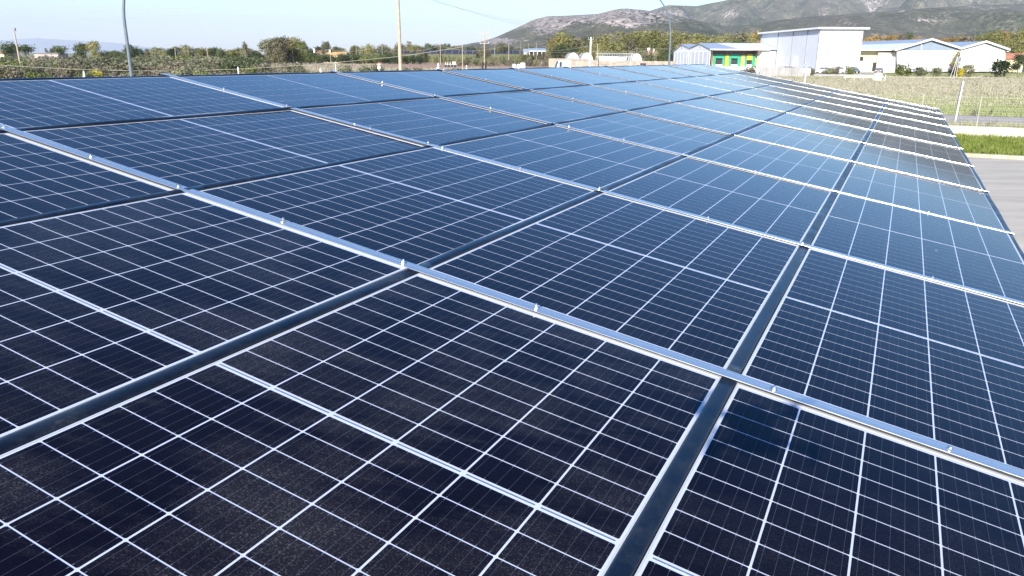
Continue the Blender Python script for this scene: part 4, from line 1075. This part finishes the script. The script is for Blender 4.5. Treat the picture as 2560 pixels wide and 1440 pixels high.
# --- low weathered site wall with wire fence
sw_ = thing('site_wall', 'low weathered white wall along the green verge', 'wall')
m = MB(); p0, p1 = AB(-90, 46.3), AB(140, 46.3)
m.loft([(0, 0, 0), (0, 0, .62), (VD.x * .3, VD.y * .3, .62), (VD.x * .3, VD.y * .3, 0)], p0, p1); m.build('wall', M_WALLW, sw_)
wf = thing('wire_fence', 'thin wire mesh fence on slim posts standing on the weathered white wall', 'fence')
M_WIRE = plain('galvanised_wire', (.45, .44, .36), .6, .2)
for k in range(-10, 28):
    p = AB(k * 2.6 + .9, 46.45, .6); m = MB(); m.tube([p, p + Vector((0, 0, 1.55))], .020, 6); m.build('post', M_WIRE, wf)
mesh_ = MB()
for z in [.72 + .12 * i for i in range(12)]: mesh_.tube([AB(-25, 46.45, z), AB(70, 46.45, z)], .0028, 3, False)
for k in range(0, 950): a_ = -5 + k * .075; mesh_.tube([AB(a_, 46.45, .70), AB(a_, 46.45, 2.05)], .0018, 3, False)
mesh_.build('mesh', M_WIRE, wf)
for z in (1.0, 1.5, 2.08):
    m = MB(); m.tube([AB(-25, 46.44, z), AB(70, 46.44, z)], .006, 4, False); m.build('tension_wire', M_WIRE, wf)

# ------------------------------------------------------------------ poles, lamps, cables
def lamp(x, Dh, side, label):
    b = gx(x, Dh); t = thing('street_lamp', label, 'street lamp', (b, Dh, 0))
    pts = [(0, 0, 0), (0, 0, 2.0), (0, 0, 5.2)]; rad = [.095, .085, .066]
    for i in range(1, 13):
        q = i / 12; pts.append((side * 1.9 * q ** 2.0, 0, 5.2 + 4.3 * q - .9 * q ** 3)); rad.append(.064 - .028 * q)
    m = MB(); m.tube(pts, rad, 12); m.build('post', M_LAMPP, t, True)
    e = Vector(pts[-1]); m = MB(); m.add([e + Vector(v) for v in ((0, -.12, -.02), (side * .7, -.14, -.10), (side * .7, .14, -.10), (0, .12, -.02), (0, -.08, .09), (side * .65, -.09, .03), (side * .65, .09, .03), (0, .08, .09))],
                                         [(0, 3, 2, 1), (4, 5, 6, 7), (0, 1, 5, 4), (1, 2, 6, 5), (2, 3, 7, 6), (3, 0, 4, 7)]); hd = fix(m.build('lamp_head', M_LAMPP, t))
    m = MB(); m.tube([(0, 0, 0), (0, 0, .5)], .13, 12); m.build('base_sleeve', M_LAMPP, t)
lamp(322, 36, 1, 'grey curved street lamp bending to the right, the nearer of two')
lamp(1674, 60, -1, 'slim grey curved street lamp bending to the left in front of the wood')
def pole(x, Dh, ytop, r, label, kind='plain', mat=None, ztop=None, lean=0.0, name='utility_pole', group=None):
    b = gx(x, Dh); h = ztop or zy(x, ytop, Dh); t = thing(name, label, 'pole', (b, Dh, 0), 0, group)
    m = MB(); m.tube([(0, 0, 0), (lean * h * .5, 0, h * .5), (lean * h, 0, h)], [r * 1.2, r, r * .8], 10); m.build('shaft', mat or M_WOODP, t)
    if kind == 'arms':
        for zz, l in ((h - .5, .8), (h - 1.4, 1.0), (h - 2.3, .8)):
            m = MB(); m.bar((-l, 0, zz), (l, 0, zz), .09); ar = m.build('crossarm', M_WOODP, t)
            for q in (-l, l):
                m = MB(); m.tube([(q, 0, zz + .05), (q, 0, zz + .32)], .07, 6); m.build('insulator', M_GALV, ar)
    if kind == 'cap':
        m = MB(); m.bar((-.75, 0, h - .1), (.75, 0, h - .1), .12, .10); ar = m.build('crossarm', M_PIPE, t)
        for q in (-.65, 0, .65):
            m = MB(); m.tube([(q, 0, h), (q, 0, h + .28)], [.06, .045], 6); m.build('insulator', M_PIPE, ar)
    if kind == 'ins':
        for q in (-.42, .42):
            m = MB(); m.bar((0, 0, h - 1.7), (q, 0, h - .9), .08); br = m.build('brace', M_WOODP, t)
        m = MB(); m.bar((-.6, 0, h - .5), (.6, 0, h - .5), .14); ar = m.build('crossarm', M_PIPE, t)
        for q in (-.5, 0, .5):
            m = MB(); m.tube([(q, 0, h - .45), (q, 0, h + .05)], .09, 6); m.build('insulator', M_PIPE, ar)
    if kind == 'box':
        m = MB(); m.box(-.18, .18, -.16, .16, h - .5, h); m.build('junction_box', M_PIPE, t)
    return t
pole(1000, 78, 0, .165, 'thick pale concrete utility pole reaching above the picture', 'cap', ztop=9.75)
pole(47, 150, 70, .14, 'wooden pole with a transformer box, leaning above the left scrub', 'box', lean=-.015)
pole(1211, 150, 76, .10, 'tall slim pole with three short crossarms in front of the ploughed field', 'arms')
pole(1156, 130, 111, .065, 'slim pole with a guy wire left of the pole with crossarms')
pole(1101, 330, 113, .11, 'thin pale pole at the rear edge of the ploughed field')
pole(1272, 300, 108, .11, 'thin pale pole left of the white farm building')
pole(1476, 170, 93, .19, 'stout pale pole with insulators in front of the polytunnels', 'ins', mat=M_FASC)
pole(1493, 238, 108, .11, 'thin pole beside the stout pole with insulators')
for x, Dh, yt, lb in ((732, 300, 118, 'thin pole over the farm roofs right of the palm clump'), (826, 340, 113, 'thin pole beside the chimney of the ochre farmhouse'), (891, 350, 115, 'short thin pole standing in the tree line'), (956, 350, 113, 'thin pole left of the thick concrete pole'),
                      (1237, 420, 111, 'thin far pole in front of the quarry'), (1302, 430, 101, 'thin far pole at the mountain foot'), (1321, 380, 108, 'thin pole above the white farm building'), (1341, 380, 106, 'thin pole above the open shed roof'),
                      (1592, 300, 119, 'thin pole at the small arched tunnel'), (1624, 306, 112, 'thin pole in front of the red brown cottage'), (439, 200, 120, 'thin pole in the scrub right of the nearer lamp post'), (519, 200, 118, 'thin pole in the middle of the scrub')):
    pole(x, Dh, yt, .07, lb)
def cable(name, label, pts, r, mat, sag=None, cat='cable'):
    P_ = [Vector(p) for p in pts]; out = []
    for i in range(len(P_) - 1):
        L_ = (P_[i + 1] - P_[i]).length; s_ = (sag[i] if sag else .02 * L_)
        for k in range(15):
            q = k / 14; p = P_[i].lerp(P_[i + 1], q); p.z -= s_ * 4 * q * (1 - q)
            if k or not i: out.append(p)
    m = MB(); m.tube(out, r, 4, False); return tag(m.build(name, mat), label, cat)
cable('low_cable', 'pale low cable sagging across the scrub from the slim pole to the left', [at(x, y, 104) for x, y in ((-260, 142), (-100, 155), (0, 163), (160, 172), (320, 177), (470, 177.3), (600, 172.5), (750, 163.5), (870, 153.5), (990, 142), (1080, 129.5), (1158, 117))], .026, M_CABLE, [0.004] * 11)
cable('low_cable', 'pale cable hung between the thin poles in front of the tree line', [at(732, 119, 300), at(826, 124, 300), at(956, 114, 300), at(1101, 114, 300), at(1272, 110, 300), at(1493, 109, 240)], .030, M_CABLE, [.6, 1.2, 1.9, 2.2, 2.2, 2.2])
cable('low_cable', 'pale cable running right from the stout pole to the dock hall', [at(1476, 126, 232), at(1592, 121, 236), at(1690, 118, 238), at(1905, 125, 239)], .026, M_CABLE, [.9, .3, .5])
cable('low_cable', 'pale cable below the first one in front of the wood', [at(1272, 124, 300), at(1476, 130, 232), at(1680, 122, 238)], .022, M_CABLE, [.5, .3])
top = Vector((gx(1000, 78), 78, 9.75))
for i, (q, e, s_, lb) in enumerate(((-.65, at(-420, -34, 120), 2.6, 'upper grey power line crossing the sky left of the thick pole'), (.65, at(-420, -10, 118), 2.9, 'lower grey power line crossing the sky left of the thick pole'),
                                    (-.65, at(1474, 62, 172), 1.3, 'uppermost of three power lines running right from the thick pole'), (0, at(1476, 70, 172), 1.4, 'middle of three power lines running right from the thick pole'), (.65, at(1478, 76, 172), 1.5, 'lowest of three power lines running right from the thick pole'))):
    cable('power_line', lb, [top + Vector((q, 0, .25 if i else .25)), e], .0085, M_CABLED, [s_])
gwy = MB(); gwy.tube([at(1156, 122, 130), at(1164, 134, 131)], .03, 4); tag(gwy.build('guy_wire', M_WHITEP), 'short pale guy wire on the slim pole', 'cable')

# fence posts along the far side of the canopy
M_POST = plain('white_concrete_post', (.62, .60, .56), .9, 0, .1, 2)
for x, Dh, yt, w, lb in ((203, 66, 180, .12, 'short white concrete post with a strut left of the lamp post'), (592, 70, 169, .10, 'slim grey post in the scrub below the palm'), (837, 90, 156, .085, 'slim pale post with a small box beside the second rail end'),
                         (799, 72, 173, .13, 'stubby white post left of the second rail end'), (1095, 74, 161, .15, 'stubby white post at the third rail end'), (1166, 100, 164, .10, 'short white post at the foot of the slim pole')):
    t = thing('fence_post', lb, 'post', (gx(x, Dh), Dh, 0)); h = zy(x, yt, Dh)
    m = MB(); m.box(-w / 2, w / 2, -w / 2, w / 2, 0, h); m.add([(-w / 2, -w / 2, h), (w / 2, -w / 2, h), (w / 2, w / 2, h), (-w / 2, w / 2, h), (0, 0, h + w)], [(0, 1, 4), (1, 2, 4), (2, 3, 4), (3, 0, 4)]); m.build('shaft', M_POST, t)
    if x in (203, 799, 1095): m = MB(); m.bar((-w * 2.2, 0, h - .75), (0, 0, h - .15), w * .6); m.build('strut', M_POST, t)
    if x == 837: m = MB(); m.box(-.16, .10, -.12, -.05, h - .18, h - .02); m.build('box', M_PIPE, t)

# warning triangle beside the road
sg = thing('warning_sign', 'white triangular warning sign with a small round plate below on a thin post', 'road sign', (gx(946, 110), 110, 0)); zt = zy(945, 155.5, 110); zb = zy(945, 163, 110)
m = MB(); m.prism([(-.36, -.06, zb), (.36, -.06, zb), (0, -.06, zt)], (0, .03, 0)); pl = fix(m.build('triangle_plate', M_SIGNR, sg))
m = MB(); m.prism([(-.28, -.068, zb + .06), (.28, -.068, zb + .06), (0, -.068, zt - .13)], (0, .006, 0)); fix(m.build('white_field', M_WHITEP, pl))
m = MB(); m.box(-.09, .07, -.074, -.0685, zb + .14, zb + .20); m.build('symbol', M_DOOR, pl)
m = MB(); m.tube([(0, -.05, zb - .30), (0, -.03, zb - .30)], .23, 16); rd = m.build('round_plate', M_WHITEP, sg)
m = MB(); m.tube([(0, 0, 0), (0, 0, zt - .1)], .03, 6); m.build('post', M_WHITEP, sg)
# planter-like dark object with leaves
pn = thing('potted_plant', 'small leafy plant on a pair of dark pots in front of the crossarm pole', 'plant', (gx(1210, 120), 120, 0)); zp = zy(1208, 164, 120)
for q in (-.22, .22): m = MB(); m.tube([(q, 0, zp - 1.5), (q, 0, zp)], [.10, .17], 8); m.build('pot', M_DOOR, pn)
c = link('leaves', SPIKY[0], pn); setmat(c, L_DARK); c.location = (.15, 0, zp - .05); c.scale = (.85, .85, .62)
part_box('stand', -.45, .45, -.15, .15, .0, zp - 1.5, M_STONE, pn)
# white cube tanks
for x0, x1, yt, lb in ((1282, 1290, 160.5, 'leftmost of three white cube tanks on the field edge'), (1292.5, 1300, 161, 'middle of three white cube tanks on the field edge'), (1300.5, 1313, 157.3, 'largest and rightmost of three white cube tanks on the field edge')):
    t = thing('cube_tank', lb, 'tank'); a, b = gx(x0, 200), gx(x1, 200); zt = zy(x0, yt, 200)
    part_box('tank', a, b, 200, 200 + (b - a), .14, zt, M_WHITEP, t); part_box('pallet', a + .02, b - .02, 200.02, 200 + (b - a) - .02, 0, .13, M_RUST, t)
    m = MB(); m.tube([((a + b) / 2, 200 + (b - a) / 2, zt), ((a + b) / 2, 200 + (b - a) / 2, zt + .08)], .12, 10); m.build('lid', M_WHITEP, t)
# farm implement
fi = thing('farm_implement', 'pale grey farm implement parked at the rear of the ploughed field', 'farm machine', (gx(1126, 265), 265, 0), .1)
m = MB(); m.bar((-2.0, 0, .8), (2.0, 0, .8), .18); m.bar((-1.4, .8, .8), (1.9, .8, .8), .16); m.build('frame', M_GALV, fi)
for q in (-1.6, -.6, .5, 1.5): m = MB(); m.tube([(q, -.12, .42), (q, .12, .42)], .42, 14); m.build('wheel', M_TYRE, fi)
m = MB(); m.box(.6, 1.7, .1, .9, .95, 1.75); m.build('hopper', M_WHITEP, fi)
for q in (-1.8, -1.1, -.3): m = MB(); m.bar((q, .4, .8), (q + .3, .4, 1.7), .12); m.build('tine', M_WHITEP, fi)

# vehicles
def vehicle(name, label, x, Dh, rz, L, Wd, Hh, mat, kind='car', cat='car'):
    v = thing(name, label, cat, (gx(x, Dh), Dh, 0), rz)
    l = L / 2; w = Wd / 2
    if kind == 'car':
        prof = [(-l, .35), (-l, .80), (-l + .35, .92), (-l + 1.0, .98), (l - .1, 1.0), (l, .85), (l, .35)]
        top = [(-l + .95, .975), (-l + 1.7, Hh - .03), (l - 1.1, Hh), (l - .35, 1.0)]
    else:
        prof = [(-l, .35), (-l, .95), (-l + .7, 1.15), (-l + 1.25, Hh - .15), (-l + 1.7, Hh), (l, Hh - .05), (l, .35)]
        top = None
    m = MB(); m.prism([(a, -w, b) for a, b in prof], (0, Wd, 0)); bd = fix(m.build('body', mat, v)); bv = bd.modifiers.new('b', 'BEVEL'); bv.width = .08; bv.segments = 2
    if top:
        m = MB(); n_ = len(top); vs = [(a, -w + .12 + .12 * (b > 1.2), b) for a, b in top] + [(a, w - .12 - .12 * (b > 1.2), b) for a, b in top]
        m.add(vs, [tuple(range(n_)), tuple(range(2 * n_ - 1, n_ - 1, -1))] + [(i, (i + 1) % n_, n_ + (i + 1) % n_, n_ + i) for i in range(n_)]); cab = fix(m.build('windows', M_CARGL, v))
        m = MB(); m.box(-l + 1.65, l - 1.05, -w + .2, w - .2, Hh - .04, Hh + .02); m.build('roof', mat, v)
    else:
        m = MB(); m.prism([(-l + .72, -w + .12, 1.2), (-l + 1.24, -w + .12, Hh - .2), (-l + 1.20, -w + .12, Hh - .2), (-l + .68, -w + .12, 1.2)], (0, Wd - .24, 0)); o_ = fix(m.build('windscreen', M_WINDOW, v)); o_.location.x = -.03
        for s_ in (-1, 1): m = MB(); m.box(-l + 1.35, -l + 2.0, s_ * w - .012 * (s_ < 0) , s_ * w + .012 * (s_ > 0), 1.25, Hh - .35); m.build('side_window', M_WINDOW, v)
    for a in (-l + .8, l - .8):
        for s_ in (-1, 1):
            m = MB(); m.tube([(a, s_ * (w - .2), .33), (a, s_ * (w + .02), .33)], .33, 14); wh = m.build('wheel', M_TYRE, v)
            m = MB(); m.tube([(a, s_ * (w + .02), .33), (a, s_ * (w + .035), .33)], .19, 12); m.build('rim', M_GALV, wh)
    for s_ in (-1, 1):
        m = MB(); m.box(-l - .02, -l + .05, s_ * (w - .28) - .16, s_ * (w - .28) + .16, .62, .78); m.build('headlight', M_GALV, v)
    m = MB(); m.box(-l - .015, -l + .05, -w + .5, w - .5, .48, .72); m.build('grille', M_PIPE, v)
vehicle('parked_car', 'white car parked first beside the tall warehouse front', 2063, 198, R_(35), 4.1, 1.7, 1.5, M_WHITEP)
vehicle('parked_car', 'white car parked second, facing the viewer with a dark windscreen', 2104, 197, R_(75), 4.1, 1.75, 1.6, M_WHITEP)
vehicle('parked_car', 'small dark blue car parked at the right corner of the tall warehouse', 2141, 200, R_(88), 3.6, 1.6, 1.5, plain('dark_blue_paint', (.02, .03, .07), .3))
vehicle('parked_car', 'brownish car parked behind the white box on the meadow', 2203, 200, R_(60), 4.0, 1.7, 1.45, plain('brown_paint', (.16, .10, .09), .35))
vehicle('parked_van', 'white van parked in front of the cream block wall', 1404, 196, R_(14), 4.3, 1.8, 2.8, M_WHITEP, 'van', 'van')
vehicle('parked_van', 'dark red van parked at the cream block wall', 1609, 232, R_(80), 3.8, 1.7, 1.9, M_REDP, 'van', 'van')
vehicle('parked_car', 'white car parked close to the dark red van', 1632, 228, R_(10), 3.6, 1.6, 1.45, M_WHITEP)

# meadow furniture: signboard, guard rail, white box, tripod sign, leaning post
sb = thing('signboard', 'blank white signboard on a tall white post in the dry meadow', 'sign', (gx(2020, 104), 104, 0)); z0, z1 = zy(2020, 182, 104), zy(2020, 172.3, 104)
m = MB(); m.box(-.55, .55, -.05, 0, z0, z1); m.build('board', M_WHITEP, sb); m = MB(); m.tube([(.0, .03, 0), (.0, .03, z0 + .2)], .05, 8); m.build('post', M_WHITEP, sb)
ts = thing('warning_sign', 'pale triangular road sign seen from behind above the white signboard', 'road sign', (gx(2017, 118), 118, 0)); z0, z1 = zy(2017, 165, 118), zy(2017, 155, 118)
m = MB(); m.prism([(-.36, 0, z0), (.36, 0, z0), (0, 0, z1)], (0, .03, 0)); fix(m.build('plate', M_GALV, ts)); m = MB(); m.prism([(-.14, -.01, z0 + .1), (.14, -.01, z0 + .1), (0, -.01, z0 + .42)], (0, .009, 0)); fix(m.build('bracket', M_PIPE, ts)); m = MB(); m.tube([(0, .05, 0), (0, .05, z1 - .1)], .035, 6); m.build('post', M_GALV, ts)
gr_ = thing('guard_rail', 'cream low guard rail beside the white box on the meadow', 'guard rail'); xa, xb = gx(2116, 140), gx(2196, 140)
part_box('rail', xa, xb, 140, 140.08, .45, .80, M_WALLW, gr_)
for k in range(4): xx = xa + .4 + (xb - xa - .8) * k / 3; part_box('post', xx - .07, xx + .07, 140.085, 140.2, 0, .7, M_WALLW, gr_)
g2 = thing('guard_rail', 'long thin cream kerb rail right of the white box', 'guard rail'); part_box('rail', gx(2212, 160), gx(2460, 160), 160, 160.1, .08, .2, M_WALLW, g2); part_box('post', gx(2213, 160), gx(2215, 160), 159.9, 159.99, 0, .5, M_WALLW, g2)
wb = thing('utility_box', 'white utility box standing in the meadow at the guard rail end', 'box'); part_box('cabinet', gx(2196, 139), gx(2212, 139), 139, 139.7, .08, 1.25, M_WHITEP, wb); part_box('plinth', gx(2195, 139), gx(2213, 139), 138.95, 139.75, 0, .078, M_CONC, wb); part_box('lid', gx(2195.5, 139), gx(2212.5, 139), 138.97, 139.73, 1.252, 1.31, M_FASC, wb)
rp = thing('marker_post', 'short white roadside marker post beside the utility box', 'post', (gx(2221, 139), 139, 0)); m = MB(); m.bar((-.08, 0, 0), (.06, 0, .95), .12, .05); m.build('post', M_WHITEP, rp); m = MB(); m.bar((.055, -.001, .72), (.075, -.001, .86), .14, .07); m.build('reflector', M_PIPE, rp)
for x, Dh, yt, lb in ((1916, 132, 180, 'small white marker post at the far panel edge'),):
    t = thing('marker_post', lb, 'post', (gx(x, Dh), Dh, 0)); h = zy(x, yt, Dh); m = MB(); m.bar((0, 0, 0), (-.1, 0, h), .14, .06); m.build('post', M_WHITEP, t); m = MB(); m.bar((-.078, -.001, h - .3), (-.09, -.001, h - .14), .15, .07); m.build('reflector', M_PIPE, t)
mb_ = thing('meter_box', 'small white meter box on the left end of the long grey wall', 'box'); part_box('box', gx(1893, 164), gx(1902, 164), 163.7, 164.2, .9, 1.7, M_WHITEP, mb_); part_box('stand', gx(1894, 164), gx(1901, 164), 163.75, 164.15, 0, .898, M_CONC, mb_)
tp = thing('tripod_sign', 'dark grey sign panel on three long white legs before the warehouse', 'sign', (gx(2396, 160), 160, 0)); z0, z1 = zy(2396, 154, 160), zy(2396, 142.5, 160)
m = MB(); m.box(-.52, .56, -.04, .0, z0, z1); m.build('panel', plain('dark_grey_panel', (.09, .10, .12), .5), tp)
for a_, b_ in (((-1.25, -.6, 0), (-.12, -.06, z1)), ((-.65, -.8, 0), (-.05, -.07, z1)), ((-.05, -.6, 0), (.22, -.06, z1))): m = MB(); m.tube([a_, b_], .035, 6); m.build('leg', M_FASC, tp)
lp = thing('leaning_post', 'tall white post with its shaded side painted grey leaning on the verge behind the wire fence', 'post', tuple(G(2386, 312)))
m = MB(); m.bar((0, 0, 0), (.09, 0, 2.62), .07, .07); m.build('post', M_WHITEP, lp); m = MB(); m.bar((-.07, .0, .0), (.03, 0, 2.64), .03, .08); m.build('shaded_side', M_PIPE, lp)  # grey strip paints the shaded left side of the white post

# ------------------------------------------------------------------ haze: one closed box of even, thin air
hz = MB(); hz.box(-24500, 24500, -24500, 24500, -1.0, 1000.0)
hm = bpy.data.materials.new('haze_air'); hm.use_nodes = True; hn = hm.node_tree
for n in list(hn.nodes): hn.nodes.remove(n)
vo = hn.nodes.new('ShaderNodeVolumePrincipled'); vo.inputs['Color'].default_value = (.82, .89, 1.0, 1); vo.inputs['Density'].default_value = HAZE; vo.inputs['Anisotropy'].default_value = 0.0
ho = hn.nodes.new('ShaderNodeOutputMaterial'); hn.links.new(vo.outputs[0], ho.inputs['Volume'])
tag(hz.build('haze', hm), kind='stuff')
